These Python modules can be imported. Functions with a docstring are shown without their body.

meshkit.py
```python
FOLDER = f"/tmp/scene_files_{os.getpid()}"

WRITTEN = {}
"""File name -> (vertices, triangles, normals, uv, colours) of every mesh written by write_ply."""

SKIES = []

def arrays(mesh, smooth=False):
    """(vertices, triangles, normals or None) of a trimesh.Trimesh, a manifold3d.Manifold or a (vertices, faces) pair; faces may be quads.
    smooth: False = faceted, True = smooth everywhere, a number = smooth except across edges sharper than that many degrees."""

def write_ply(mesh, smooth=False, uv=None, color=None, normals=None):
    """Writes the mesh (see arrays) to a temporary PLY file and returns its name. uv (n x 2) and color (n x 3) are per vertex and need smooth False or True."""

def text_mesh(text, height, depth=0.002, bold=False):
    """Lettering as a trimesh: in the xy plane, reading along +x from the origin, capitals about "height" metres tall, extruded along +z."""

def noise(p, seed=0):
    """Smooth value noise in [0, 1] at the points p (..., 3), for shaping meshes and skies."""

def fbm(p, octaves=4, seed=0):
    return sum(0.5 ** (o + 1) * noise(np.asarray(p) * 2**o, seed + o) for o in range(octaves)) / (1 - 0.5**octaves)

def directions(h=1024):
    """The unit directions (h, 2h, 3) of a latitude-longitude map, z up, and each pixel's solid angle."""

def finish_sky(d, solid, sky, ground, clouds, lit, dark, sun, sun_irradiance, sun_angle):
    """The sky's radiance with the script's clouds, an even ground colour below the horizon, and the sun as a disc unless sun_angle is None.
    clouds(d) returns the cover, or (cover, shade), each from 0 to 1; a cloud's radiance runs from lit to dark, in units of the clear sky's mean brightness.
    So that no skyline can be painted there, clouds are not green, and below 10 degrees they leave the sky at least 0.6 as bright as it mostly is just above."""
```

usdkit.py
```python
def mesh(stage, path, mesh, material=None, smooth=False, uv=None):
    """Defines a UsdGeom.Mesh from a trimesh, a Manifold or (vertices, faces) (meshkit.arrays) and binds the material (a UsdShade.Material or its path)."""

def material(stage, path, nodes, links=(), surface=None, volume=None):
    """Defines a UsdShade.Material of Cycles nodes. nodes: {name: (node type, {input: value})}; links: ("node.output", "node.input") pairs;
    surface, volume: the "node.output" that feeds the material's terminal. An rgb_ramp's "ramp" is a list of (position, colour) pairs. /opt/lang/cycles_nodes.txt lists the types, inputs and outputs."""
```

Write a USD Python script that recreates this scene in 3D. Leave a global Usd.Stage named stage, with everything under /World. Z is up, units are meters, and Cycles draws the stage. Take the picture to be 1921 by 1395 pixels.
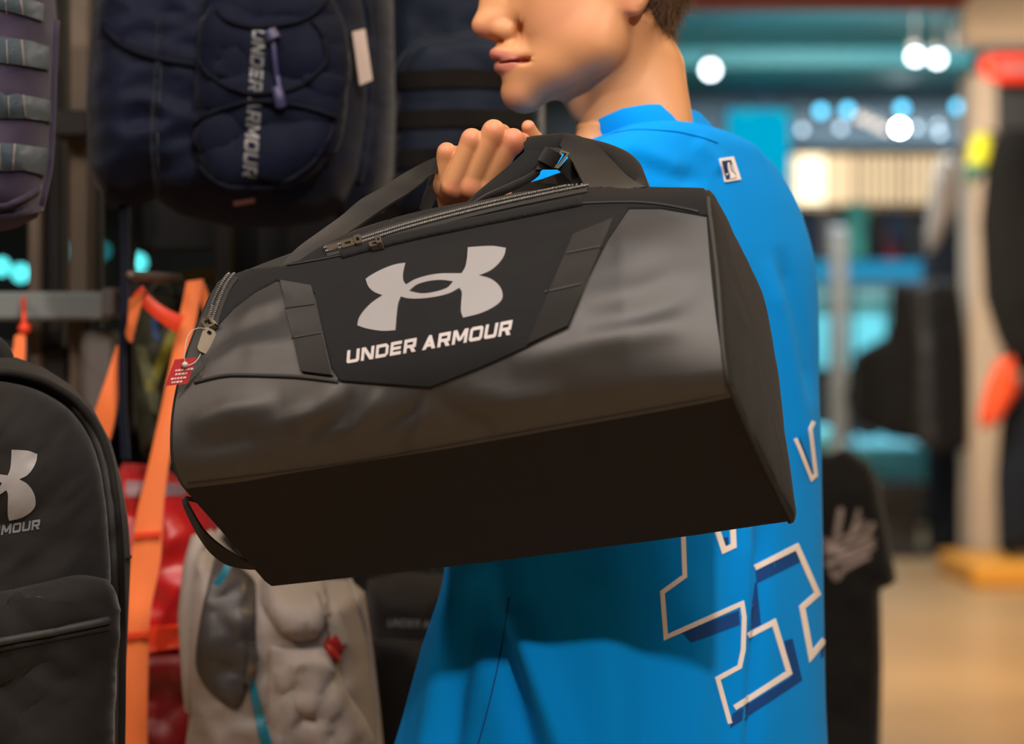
import math, random
import numpy as np, trimesh, usdkit, meshkit, shapely
import shapely.geometry as sg, shapely.ops, shapely.affinity as sa
from scipy.spatial import Delaunay, cKDTree
from scipy.interpolate import PchipInterpolator
from pxr import Usd, UsdGeom, UsdLux, Sdf, Gf, Vt, UsdShade

random.seed(7); np.random.seed(7)
stage = Usd.Stage.CreateInMemory()
UsdGeom.SetStageUpAxis(stage, 'Z'); UsdGeom.SetStageMetersPerUnit(stage, 1.0)
UsdGeom.Xform.Define(stage, '/World')
F, CX, CY, CZ = 4533.0, 960.5, 697.5, 1.28          # an 85 mm lens on a 36 mm wide frame, 1.28 m above the floor

# ------------------------------------------------------------------ camera, lights, exposure
cam = UsdGeom.Camera.Define(stage, '/World/camera')
cam.AddTranslateOp().Set((0, 0, CZ)); cam.AddRotateXYZOp().Set((90, 0, 0))
cam.CreateHorizontalApertureAttr(36.0); cam.CreateFocalLengthAttr(36.0 * F / 1921)
cam.CreateFStopAttr(4.1); cam.CreateFocusDistanceAttr(2.13)
cam.CreateExposureAttr(0.0); cam.CreateClippingRangeAttr((0.05, 500.0))

def look_rot(pos, target):
    m = Gf.Matrix4d().SetLookAt(Gf.Vec3d(*pos), Gf.Vec3d(*target), Gf.Vec3d(0, 0, 1) if abs(pos[0]-target[0]) + abs(pos[1]-target[1]) > 1e-3 else Gf.Vec3d(0, 1, 0))
    return m.GetInverse()
def light(kind, name, pos, target, power, color, **size):
    l = getattr(UsdLux, kind).Define(stage, '/World/' + name)
    l.AddTransformOp().Set(look_rot(pos, target))
    l.CreateIntensityAttr(power); l.CreateColorAttr(Gf.Vec3f(*color))
    for k, v in size.items(): getattr(l, f'Create{k}Attr')(v)
    return l
# the shop's ceiling spots and panels: the main spot from the upper right behind the camera, one over the rack; added fills for face, far ceiling, floor, column, garments
light('DiskLight', 'key_spot', (0.92, -1.1, 3.30), (0.12, 2.3, 1.2), 1330, (1.0, .84, .70), Radius=.09)
light('RectLight', 'ceiling_panel', (0.15, 1.0, 3.30), (0.15, 1.05, 0), 7.2, (1.0, .89, .82), Width=2.4, Height=1.4)
light('DiskLight', 'nape_spot', (1.5, 3.1, 3.28), (0.15, 2.4, 1.5), 190, (1.0, .66, .26), Radius=.12)
light('DiskLight', 'rack_spot', (-1.45, 0.6, 3.28), (-.75, 2.9, .5), 235, (1.0, .80, .66), Radius=.10)
light('DiskLight', 'added_face_fill', (-2.3, 1.3, 3.28), (.05, 2.35, 1.5), 170, (1.0, .76, .58), Radius=.12)  # unseen lamp added to warm the jaw and face from the left
light('RectLight', 'added_ceiling_fill', (1.2, 13.4, 2.6), (1.2, 13.6, 4.5), .45, (.22, .70, 1.0), Width=4.0, Height=1.5)  # free-floating unseen light, added to cast cool light on the far ceiling
light('RectLight', 'added_floor_fill', (2.3, 10.2, 3.33), (2.3, 10.25, 0), 19, (1.0, .74, .46), Width=2.6, Height=1.6)  # unseen panel added to brighten the hall floor
light('DiskLight', 'added_column_fill', (1.95, 13.05, 3.3), (3.2, 15.8, 1.5), 720, (1.0, .82, .64), Radius=.15)  # unseen lamp added to brighten the beige column
light('RectLight', 'added_far_fill', (2.6, 17.0, 3.10), (2.6, 18.2, 0), 20, (.75, .92, 1.0), Width=3.0, Height=.6)  # unseen panel added to brighten the far garments and counter
dome = UsdLux.DomeLight.Define(stage, '/World/ambient')
dome.CreateIntensityAttr(.10); dome.CreateColorAttr(Gf.Vec3f(.95, .90, .88))

# ------------------------------------------------------------------ helpers
def P(px, py, d):
    """The world point d metres from the camera plane that the photograph shows at (px, py)."""
    px, py, d = np.broadcast_arrays(np.asarray(px, float), np.asarray(py, float), np.asarray(d, float))
    return np.stack([(px - CX) / F * d, d, CZ - (py - CY) / F * d], -1)
def pix(p):
    p = np.asarray(p, float)
    return np.stack([CX + F * p[..., 0] / p[..., 1], CY - F * (p[..., 2] - CZ) / p[..., 1]], -1)
_names = {}
def numbered(path):
    n = _names.get(path, 0); _names[path] = n + 1
    return path if n == 0 else f'{path}_{n:03d}'
def meta(prim, label=None, cat=None, group=None, kind=None):
    for k, v in (('label', label), ('category', cat), ('group', group), ('kind', kind)):
        if v: prim.SetCustomDataByKey(k, v)
    return prim
def thing(name, label, cat, loc=(0, 0, 0), group=None):
    x = UsdGeom.Xform.Define(stage, numbered('/World/' + name))
    x.AddTranslateOp().Set(Gf.Vec3d(*map(float, loc)))
    x.GetPrim().SetCustomDataByKey('_', 1); x.GetPrim().ClearCustomDataByKey('_')
    _loc[str(x.GetPath())] = np.array(loc, float)
    return meta(x.GetPrim(), label, cat, group)
_loc = {}
def obj(name, mesh, mat, parent=None, smooth=35, color=None, uv=None, **data):
    """ONE Mesh prim under parent (vertices given in world coordinates), or at top level."""
    base = str(parent.GetPath()) if parent else '/World'
    root = '/'.join(base.split('/')[:3])
    path = numbered(base + '/' + name)
    v, f, n = meshkit.arrays(mesh, smooth if color is None else True)
    v = v - _loc.get(root, np.zeros(3))
    m = UsdGeom.Mesh.Define(stage, path)
    m.CreatePointsAttr(Vt.Vec3fArray.FromNumpy(v.astype(np.float32)))
    m.CreateFaceVertexCountsAttr(Vt.IntArray.FromNumpy(np.full(len(f), 3, np.int32)))
    m.CreateFaceVertexIndicesAttr(Vt.IntArray.FromNumpy(f.astype(np.int32).ravel()))
    m.CreateSubdivisionSchemeAttr('none')
    if n is not None:
        m.CreateNormalsAttr(Vt.Vec3fArray.FromNumpy(n.astype(np.float32))); m.SetNormalsInterpolation('vertex')
    if color is not None:
        UsdGeom.PrimvarsAPI(m).CreatePrimvar('tint', Sdf.ValueTypeNames.Color3fArray, 'vertex').Set(Vt.Vec3fArray.FromNumpy(np.asarray(color, np.float32)))
    UsdShade.MaterialBindingAPI.Apply(m.GetPrim()).Bind(M[mat])
    return meta(m.GetPrim(), **data)
cat_ = trimesh.util.concatenate
def tm(v, f): return trimesh.Trimesh(np.asarray(v, float), np.asarray(f, int), process=False)

def box(c, s, bevel=0.0, rz=0.0):
    """A box with chamfered edges, centre c, size s."""
    s = np.asarray(s, float)
    if bevel:
        h = s / 2 - bevel
        pts = [np.array(q) * h + np.array(e) * bevel for q in np.ndindex(2, 2, 2) for e in np.eye(3)]
        pts = []
        for q in np.ndindex(2, 2, 2):
            sgn = np.array(q) * 2 - 1
            for e in range(3):
                o = np.zeros(3); o[e] = bevel * sgn[e]; pts.append(sgn * h + o)
        m = trimesh.convex.convex_hull(np.array(pts))
    else:
        m = trimesh.creation.box(s)
    if rz: m.apply_transform(trimesh.transformations.rotation_matrix(rz, [0, 0, 1]))
    m.apply_translation(c); return m
def dens(pts, n):
    pts = np.asarray(pts, float); s = np.r_[0, np.cumsum(np.linalg.norm(np.diff(pts, axis=0), axis=1))]
    t = np.linspace(0, s[-1], n)
    return np.stack([np.interp(t, s, pts[:, k]) for k in range(pts.shape[1])], 1)
def curve(pts, n=40):
    """A smooth curve through the points (any dimension), n samples."""
    pts = np.asarray(pts, float); s = np.r_[0, np.cumsum(np.linalg.norm(np.diff(pts[:, :2] if pts.shape[1] == 2 else pts, axis=0), axis=1))]
    t = np.linspace(0, s[-1], n)
    return PchipInterpolator(s, pts, axis=0)(t) if len(pts) > 2 else dens(pts, n)
def tube(pts, r, sides=10, closed=False):
    p = np.asarray(pts, float); n = len(p)
    t = np.gradient(p, axis=0) if not closed else np.roll(p, -1, 0) - np.roll(p, 1, 0)
    t /= np.linalg.norm(t, axis=1, keepdims=True) + 1e-12
    a = np.cross(t[0], [0, 0, 1.0]);
    if np.linalg.norm(a) < .1: a = np.cross(t[0], [1.0, 0, 0])
    A = []
    for k in range(n):
        a = a - t[k] * (a @ t[k]); a /= np.linalg.norm(a); A.append(a)
    A = np.array(A); B = np.cross(t, A)
    ang = np.arange(sides) * 2 * np.pi / sides
    r = np.broadcast_to(r, (n,))[:, None, None]
    v = (p[:, None] + r * (np.cos(ang)[None, :, None] * A[:, None] + np.sin(ang)[None, :, None] * B[:, None])).reshape(-1, 3)
    f = []
    for i in range(n if closed else n - 1):
        i2 = (i + 1) % n
        for j in range(sides):
            j2 = (j + 1) % sides
            f += [[i*sides+j, i*sides+j2, i2*sides+j2], [i*sides+j, i2*sides+j2, i2*sides+j]]
    if not closed:
        v = np.vstack([v, p[0], p[-1]]); c0, c1 = n*sides, n*sides+1
        for j in range(sides):
            j2 = (j + 1) % sides
            f += [[c0, j2, j], [c1, (n-1)*sides+j, (n-1)*sides+j2]]
    return tm(v, f)
def band(A, B, t=.0016, n=40, across=5, bulge=0.0):
    """A strap between two 3-D edge lines A and B, t thick (webbing). bulge lifts its middle."""
    A, B = curve(A, n), curve(B, n)
    w = np.linspace(0, 1, across + 1)
    mid = A[:, None] * (1 - w)[None, :, None] + B[:, None] * w[None, :, None]
    du = np.gradient(mid, axis=0); dv = np.gradient(mid, axis=1)
    nr = np.cross(du, dv); nr /= np.linalg.norm(nr, axis=-1, keepdims=True) + 1e-12
    if nr[..., 1].mean() > 0: nr = -nr
    mid = mid + nr * (bulge * np.sin(np.pi * w))[None, :, None]
    top, bot = mid + nr * t / 2, mid - nr * t / 2
    m = across + 1; N = n * m
    v = np.vstack([top.reshape(-1, 3), bot.reshape(-1, 3)]); f = []
    for i in range(n - 1):
        for j in range(across):
            a, b, c, d = i*m+j, i*m+j+1, (i+1)*m+j+1, (i+1)*m+j
            f += [[a, b, c], [a, c, d], [N+a, N+c, N+b], [N+a, N+d, N+c]]
        for j, flip in ((0, 0), (across, 1)):
            a, d = i*m+j, (i+1)*m+j
            q = [[a, d, N+d], [a, N+d, N+a]]
            f += [x[::-1] for x in q] if flip else q
    for i, flip in ((0, 1), (n - 1, 0)):
        for j in range(across):
            a, b = i*m+j, i*m+j+1
            q = [[a, b, N+b], [a, N+b, N+a]]
            f += [x[::-1] for x in q] if flip else q
    out = tm(v, f); trimesh.repair.fix_normals(out); return out
def pxband(A, B, **k):
    """band() whose edges are given as (px, py, d)."""
    A, B = np.asarray(A, float), np.asarray(B, float)
    return band(P(A[:, 0], A[:, 1], A[:, 2]), P(B[:, 0], B[:, 1], B[:, 2]), **k)

def fill2d(poly, h, extra=None):
    """Triangles over a polygon (holes allowed) with points about h apart: (xy, faces, boundary edges as ordered loops of indices)."""
    poly = shapely.orient_polygons(poly) if hasattr(shapely, 'orient_polygons') else sg.polygon.orient(poly)
    pts, loops = [], []
    for ring in [poly.exterior, *poly.interiors]:
        c = np.array(ring.coords)[:-1]; out = []
        for a, b in zip(c, np.roll(c, -1, 0)):
            n = max(1, int(math.ceil(np.linalg.norm(b - a) / h)))
            out += [a + (b - a) * k / n for k in range(n)]
        loops.append(list(range(len(pts), len(pts) + len(out)))); pts += out
    pts = np.array(pts)
    ring = poly.buffer(-h * .5)
    for g in ([ring] if ring.geom_type == 'Polygon' else list(ring.geoms)):
        if g.is_empty: continue
        for rr in [g.exterior, *g.interiors]:
            k = max(3, int(rr.length / h)); pts = np.vstack([pts, [rr.interpolate(j / k, normalized=True).coords[0] for j in range(k)]])
    nb_ = sum(len(l) for l in loops)
    x0, y0, x1, y1 = poly.bounds
    gy = np.arange(y0 + h * .4, y1, h * .87)
    g = np.vstack([np.stack([np.arange(x0 + h * (.3 + .5 * (k % 2)), x1, h), np.full(len(np.arange(x0 + h * (.3 + .5 * (k % 2)), x1, h)), y)], 1) for k, y in enumerate(gy)]) if len(gy) else np.zeros((0, 2))
    if len(g):
        inner = poly.buffer(-h * 1.05)
        g = g[shapely.contains_xy(inner, g[:, 0], g[:, 1])] if not inner.is_empty else g[:0]
    xy = np.vstack([pts, g]) if len(g) else pts
    tri = Delaunay(xy).simplices
    c = xy[tri].mean(1)
    tri = tri[shapely.contains_xy(poly, c[:, 0], c[:, 1])]
    e1, e2 = xy[tri[:, 1]] - xy[tri[:, 0]], xy[tri[:, 2]] - xy[tri[:, 0]]
    ar = e1[:, 0] * e2[:, 1] - e1[:, 1] * e2[:, 0]
    tri = tri[np.abs(ar) > 1e-9 * h * h]; ar = ar[np.abs(ar) > 1e-9 * h * h]
    tri[ar < 0] = tri[ar < 0][:, ::-1]
    return xy, tri, nb_
def shell(top, bot, tri):
    """Closes two copies of one triangulation into a solid."""
    n = len(top)
    e = np.vstack([tri[:, [0, 1]], tri[:, [1, 2]], tri[:, [2, 0]]])
    key = {(a, b) for a, b in e}
    bd = np.array([(a, b) for a, b in e if (b, a) not in key])
    f = np.vstack([tri, tri[:, ::-1] + n, np.stack([bd[:, 1], bd[:, 0], bd[:, 0] + n], 1), np.stack([bd[:, 1], bd[:, 0] + n, bd[:, 1] + n], 1)])
    m = tm(np.vstack([top, bot]), f)
    if m.volume < 0: m.invert()
    return m
class Surface:
    """First hits of camera rays on a mesh, for laying panels, prints and seams on it."""
    def __init__(self, mesh):
        self.m = mesh if isinstance(mesh, trimesh.Trimesh) else cat_(mesh)
        self.vn = meshkit.arrays(self.m, True)[2]
        self.ray = trimesh.ray.ray_pyembree.RayMeshIntersector(self.m) if trimesh.ray.has_embree else self.m.ray
        self.tc = None
    def hit(self, xy):
        xy = np.asarray(xy, float)
        d = P(xy[:, 0], xy[:, 1], 1.0) - np.array([0, 0, CZ]); dn = d / np.linalg.norm(d, axis=1, keepdims=True)
        o = np.tile([0, 0, CZ], (len(d), 1)).astype(float)
        t = self.ray.intersects_first(o, dn)
        miss = t < 0
        if miss.any():
            if self.tc is None: self.tc = pix(self.m.triangles_center); self.front = np.nonzero((self.m.face_normals * (self.m.triangles_center - [0, 0, CZ])).sum(1) < 0)[0]; self.tree = cKDTree(self.tc[self.front])
            t[miss] = self.front[self.tree.query(xy[miss])[1]]
        tri = self.m.triangles[t]; n = self.m.face_normals[t]
        k = ((tri[:, 0] - o) * n).sum(1) / np.where(np.abs((dn * n).sum(1)) < 1e-6, 1e-6, (dn * n).sum(1))
        p = o + dn * k[:, None]
        if miss.any():
            p[miss] = trimesh.triangles.closest_point(tri[miss], p[miss])
        bc = np.clip(trimesh.triangles.points_to_barycentric(tri, p), 0, 1)
        nn = (self.vn[self.m.faces[t]] * bc[..., None]).sum(1)
        nn /= np.linalg.norm(nn, axis=1, keepdims=True) + 1e-12
        return p, nn
def decal(surf, poly, t=.001, h=10, sink=.002, puff=None):
    """A sheet t thick lying on the surface, its outline drawn as the photograph shows it. puff(dist) adds height."""
    polys = [poly] if poly.geom_type == 'Polygon' else [g for g in poly.geoms if g.area > 1]
    out = []
    for g in polys:
        xy, tri, nb = fill2d(g, h)
        p, n = surf.hit(xy)
        up = np.full(len(xy), t)
        if puff is not None:
            up = up + puff(shapely.distance(shapely.points(xy), g.boundary), xy)
        out.append(shell(p + n * up[:, None], p - n * sink, tri))
    return out[0] if len(out) == 1 else cat_(out)
def poly(*pts): return sg.Polygon(pts).buffer(0)
def spoly(pts, n=None):
    """Polygon through a closed smooth Catmull-Rom curve."""
    p = np.asarray(pts, float); k = len(p); out = []
    for i in range(k):
        p0, p1, p2, p3 = p[i-1], p[i], p[(i+1) % k], p[(i+2) % k]
        for t in np.linspace(0, 1, 7)[:-1]:
            out.append(.5 * (2*p1 + (p2-p0)*t + (2*p0-5*p1+4*p2-p3)*t*t + (3*p1-p0-3*p2+p3)*t**3))
    return sg.Polygon(out).buffer(0)
def line(pts, w, cap=2, smooth=False):
    if smooth: pts = curve(pts, 8 * len(pts))
    return sg.LineString(pts).buffer(w / 2, cap_style=cap, join_style=2 if not smooth else 1)
def pillow(poly_, d, front, back, edge=60, h=14, wrinkle=0.0, wscale=9.0, seed=1, power=.5, lean=None, aniso=(1, 1, 1), flat=0.0):
    """A stuffed body: the outline at distance d, its faces bulging front/back metres over an edge zone of `edge` pixels. lean(px, py) shifts it in depth."""
    xy, tri, nb = fill2d(poly_, h)
    dist = shapely.distance(shapely.points(xy), poly_.boundary); dist[:nb] = 0
    u = np.clip(dist / edge, 0, 1); prof = (1 - (1 - u) ** 2) ** power
    base = P(xy[:, 0], xy[:, 1], d)
    if lean is not None: base[:, 1] += lean(xy[:, 0], xy[:, 1])
    wr = 0
    if wrinkle:
        q = base * np.array([1, 0, 1]) * wscale * np.array(aniso)
        r = np.abs(meshkit.fbm(q, 4, seed) - .5) * 2
        wr = wrinkle * (1 - 2.2 * r) * np.clip(dist / (edge * .4), 0, 1)
    top, bot = base.copy(), base.copy()
    top[:, 1] -= (front - flat) * prof + flat + wr; bot[:, 1] += back * prof + 1e-4
    return shell(top, bot, tri)
def roundbox(c, s, r, seg=6):
    import manifold3d as mf
    s = np.asarray(s, float) / 2 - r
    ball = mf.Manifold.sphere(r, 4 * seg)
    pts = [ball.translate((q[0]*2-1)*s[0] and [(2*q[0]-1)*s[0], (2*q[1]-1)*s[1], (2*q[2]-1)*s[2]]) for q in np.ndindex(2, 2, 2)]
    m = mf.Manifold.batch_hull(pts).to_mesh()
    return tm(np.array(m.vert_properties[:, :3]) + np.asarray(c), np.array(m.tri_verts))

# ------------------------------------------------------------------ materials
M = {}
def mat(name, color, rough=.7, bump=0.0, bscale=400, var=0.0, vscale=6, sheen=0.0, metal=0.0, spec=.5, weave=None, tint=False, sss=0.0, trans=0.0, coat=0.0, alpha=1.0):
    nodes = {'p': ('principled_bsdf', {'roughness': rough, 'metallic': metal, 'specular_ior_level': spec, 'base_color': color, 'sheen_weight': sheen, 'sheen_roughness': .4, 'coat_weight': coat, 'coat_roughness': .25, 'alpha': alpha}),
             'tc': ('texture_coordinate', {})}
    links = []
    if sss: nodes['p'][1].update(subsurface_weight=sss, subsurface_scale=.006, subsurface_radius=(1, .35, .2))
    src = None
    if tint:
        nodes['at'] = ('attribute', {'attribute': 'tint'}); src = 'at.color'
    if var:
        nodes['n'] = ('noise_texture', {'scale': vscale, 'detail': 5.0, 'roughness': .6})
        nodes['r'] = ('rgb_ramp', {'ramp': [(.25, tuple(1 - var for _ in range(3))), (.75, tuple(1 + var * .6 for _ in range(3)))]})
        nodes['mx'] = ('mix', {'mix_type': 'multiply', 'fac': 1.0, 'color1': color})
        links += [('tc.object', 'n.vector'), ('n.fac', 'r.fac'), ('r.color', 'mx.color2')]
        if src: links.append((src, 'mx.color1'))
        src = 'mx.color'
    if src: links.append((src, 'p.base_color'))
    if weave:
        nodes['mp'] = ('mapping', {'rotation': weave[1], 'scale': (weave[0],) * 3})
        nodes['wv'] = ('wave_texture', {'scale': 1.0, 'distortion': 1.5, 'detail': 1.0})
        nodes['b'] = ('bump', {'strength': weave[2], 'distance': .0006})
        links += [('tc.object', 'mp.vector'), ('mp.vector', 'wv.vector'), ('wv.fac', 'b.height'), ('b.normal', 'p.normal')]
    elif bump:
        nodes['bn'] = ('noise_texture', {'scale': bscale, 'detail': 3.0})
        nodes['b'] = ('bump', {'strength': bump, 'distance': .001})
        links += [('tc.object', 'bn.vector'), ('bn.fac', 'b.height'), ('b.normal', 'p.normal')]
    M[name] = usdkit.material(stage, '/World/Looks/' + name, nodes, links, surface='p.BSDF')
def glow(name, color, strength):
    M[name] = usdkit.material(stage, '/World/Looks/' + name, {'e': ('emission', {'color': color, 'strength': strength})}, surface='e.emission')
def srgb(r, g, b): return tuple(((c / 255 + .055) / 1.055) ** 2.4 if c > 10 else c / 255 / 12.92 for c in (r, g, b))

# ------------------------------------------------------------------ lettering and the emblem (unit shapes; y up)
def _letter(ch):
    s = .24
    B = lambda x0, y0, x1, y1: sg.box(x0, y0, x1, y1)
    U = shapely.union_all
    ring = lambda: sg.box(0, 0, 1, 1).buffer(0).difference(sg.box(s*.9, s, 1-s*.9, 1-s))
    cut = lambda g, *c: g.difference(U([sg.Polygon(q) for q in c]))
    c = .12
    if ch == 'U': return cut(U([B(0, 0, .24, 1), B(.76, 0, 1, 1), B(0, 0, 1, s)]), [(0, 0), (c, 0), (0, c)], [(1, 0), (1-c, 0), (1, c)])
    if ch == 'N': return U([B(0, 0, .23, 1), B(.77, 0, 1, 1), sg.Polygon([(0, 1), (.3, 1), (1, 0), (.7, 0)])])
    if ch == 'D': return cut(ring(), [(1, 0), (.8, 0), (1, .2)], [(1, 1), (.8, 1), (1, .8)])
    if ch == 'E': return U([B(0, 0, .24, 1), B(0, 0, .95, s), B(0, .39, .9, .61), B(0, 1-s, .95, 1)])
    if ch == 'R': return U([B(0, 0, .24, 1), B(0, 1-s, .95, 1), B(.72, .4, .96, 1), B(0, .34, .95, .34+s*.9), sg.Polygon([(.45, .4), (.75, .4), (1, 0), (.68, 0)])])
    if ch == 'A': return U([sg.Polygon([(0, 0), (.27, 0), (.62, .8), (.5, 1), (.4, 1)]), sg.Polygon([(1, 0), (.73, 0), (.38, .8), (.5, 1), (.6, 1)]), B(.25, .18, .75, .38)])
    if ch == 'M': return U([B(0, 0, .2, 1), B(.8, 0, 1, 1), sg.Polygon([(0, 1), (.25, 1), (.6, .2), (.4, .2)]), sg.Polygon([(1, 1), (.75, 1), (.4, .2), (.6, .2)])])
    if ch == 'O': return cut(ring(), *[[(x, y), (abs(x-.14), y), (x, abs(y-.14))] for x in (0, 1) for y in (0, 1)])
def wordmark(text='UNDER ARMOUR'):
    """[(letter, shape)] laid out on x from 0 to 1, height 0 to 1, slanted like sports lettering."""
    W = dict(zip('UNDERAMO ', (1, 1, 1, .92, 1, 1.06, 1.2, 1.05, .35)))
    x, out = 0, []
    for ch in text:
        if ch != ' ': out.append((ch, sa.affine_transform(_letter(ch), [W[ch], 0, 0, 1, x, 0])))
        x += W[ch] + (.17 if ch != ' ' else 0)
    tot = x - .17
    return [(c, sa.affine_transform(g, [1 / tot, 0.012, 0, 1, 0, 0])) for c, g in out]
def quad_map(g, tl, tr, br, bl):
    """Unit square shape (y up) into a quadrilateral of the photograph."""
    tl, tr, br, bl = map(np.array, (tl, tr, br, bl))
    g = shapely.segmentize(g, .05)
    fn = lambda xy: (bl * (1-xy[:, :1]) * (1-xy[:, 1:]) + br * xy[:, :1] * (1-xy[:, 1:]) + tl * (1-xy[:, :1]) * xy[:, 1:] + tr * xy[:, :1] * xy[:, 1:])
    return shapely.transform(g, fn)
_E = [(1190,707),(1182,740),(1178,770),(1182,795),(1194,812),(1240,786),(1300,768),(1360,759),(1420,758),(1462,758),(1480,728),(1489,685),(1493,632),(1560,627),(1620,626),(1677,635),(1668,672),(1640,712),(1600,745),(1546,768),(1600,783),(1640,812),(1660,850),(1655,888),(1615,922),(1550,952),(1470,972),(1460,940),(1462,890),(1464,850),(1452,828),(1400,855),(1330,872),(1260,880),(1205,879),(1168,870),(1155,905),(1148,960),(1142,1033),(1080,1036),(1010,1026),(958,1010),(966,975),(990,938),(1030,898),(1080,864),(1040,848),(1012,822),(998,785),(1025,766),(1080,737),(1140,715)]
_EH = [(1208,843),(1245,813),(1305,795),(1365,790),(1422,797),(1392,828),(1335,847),(1270,855)]
def _smooth(pts, corners):
    """Closed outline: Catmull-Rom between the listed corner points."""
    n, out = len(pts), []
    cs = sorted(corners)
    for i, c in enumerate(cs):
        e = cs[(i + 1) % len(cs)]; k = (e - c) % n or n
        q = np.array([pts[(c + j) % n] for j in range(k + 1)], float)
        q = np.vstack([2 * q[0] - q[1], q, 2 * q[-1] - q[-2]])
        for j in range(1, k + 1):
            for t in np.linspace(0, 1, 6)[:-1]:
                p0, p1, p2, p3 = q[j-1:j+3]
                out.append(.5 * (2*p1 + (p2-p0)*t + (2*p0-5*p1+4*p2-p3)*t*t + (3*p1-p0-3*p2+p3)*t**3))
    return out
def emblem_px():
    cor = [_E.index(q) for q in ((1190,707),(1194,812),(1462,758),(1493,632),(1677,635),(1546,768),(1470,972),(1452,828),(1168,870),(1142,1033),(958,1010),(1080,864),(998,785))]
    f = lambda q: [(300 + x / 2.583, 220 + y / 2.583) for x, y in q]
    return sg.Polygon(f(_smooth(_E, cor)), [f(_smooth(_EH, [0, 4]))]).buffer(0)
def emblem_unit():
    """The emblem upright in a unit square (y up), untwisted from its place on the bag."""
    a = np.array([(669, 607), (949, 557), (949, 466), (686, 519)], float)   # bl, ~br, tr, tl in the photograph
    g = emblem_px()
    M_ = np.linalg.lstsq(np.c_[a, np.ones(4)], np.array([(0, .06), (1, 0), (1, 1), (.05, 1)], float), rcond=None)[0]
    return shapely.transform(g, lambda xy: np.c_[xy, np.ones(len(xy))] @ M_)
# ------------------------------------------------------------------ the shop hall
mat('floor_stone', (.44, .30, .165), rough=.33, var=.22, vscale=.7, spec=.45)
mat('ceiling_paint', (.22, .26, .28), rough=.7, var=.1)
mat('ceiling_teal_light', (.025, .25, .36), rough=.6, var=.2, vscale=.6)  # teal of the cool light painted into the far ceiling and slabs
mat('wall_navy', (.022, .035, .045), rough=.8, var=.15)
mat('wall_pale', (.45, .40, .35), rough=.8)
mat('beam_red', (.20, .006, .012), rough=.5)
mat('bulkhead_cream', (.68, .58, .52), rough=.7)
mat('column_beige', (.60, .49, .39), rough=.7, var=.06)
mat('black_trim', (.012, .012, .013), rough=.6)
obj('floor', box((0, 9.5, -.05), (15, 25, .1)), 'floor_stone', kind='structure')
obj('ceiling', box((0, 3.25, 3.40), (15, 12.5, .1)), 'ceiling_paint', kind='structure')
obj('ceiling', box((0, 15.75, 3.40), (15, 12.5, .1)), 'ceiling_teal_light', kind='structure')
obj('wall_back', box((0, 22.05, 1.675), (15, .1, 3.35)), 'wall_navy', kind='structure')
obj('wall_left', box((-7.55, 9.5, 1.675), (.1, 25, 3.35)), 'wall_navy', kind='structure')
obj('wall_right', box((7.55, 9.5, 1.675), (.1, 25, 3.35)), 'wall_pale', kind='structure')
obj('wall_near', box((0, -3.05, 1.675), (15, .1, 3.35)), 'wall_navy', kind='structure')  # dark colour stands for an unlit wall, cutting its reflection on the bag
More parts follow.
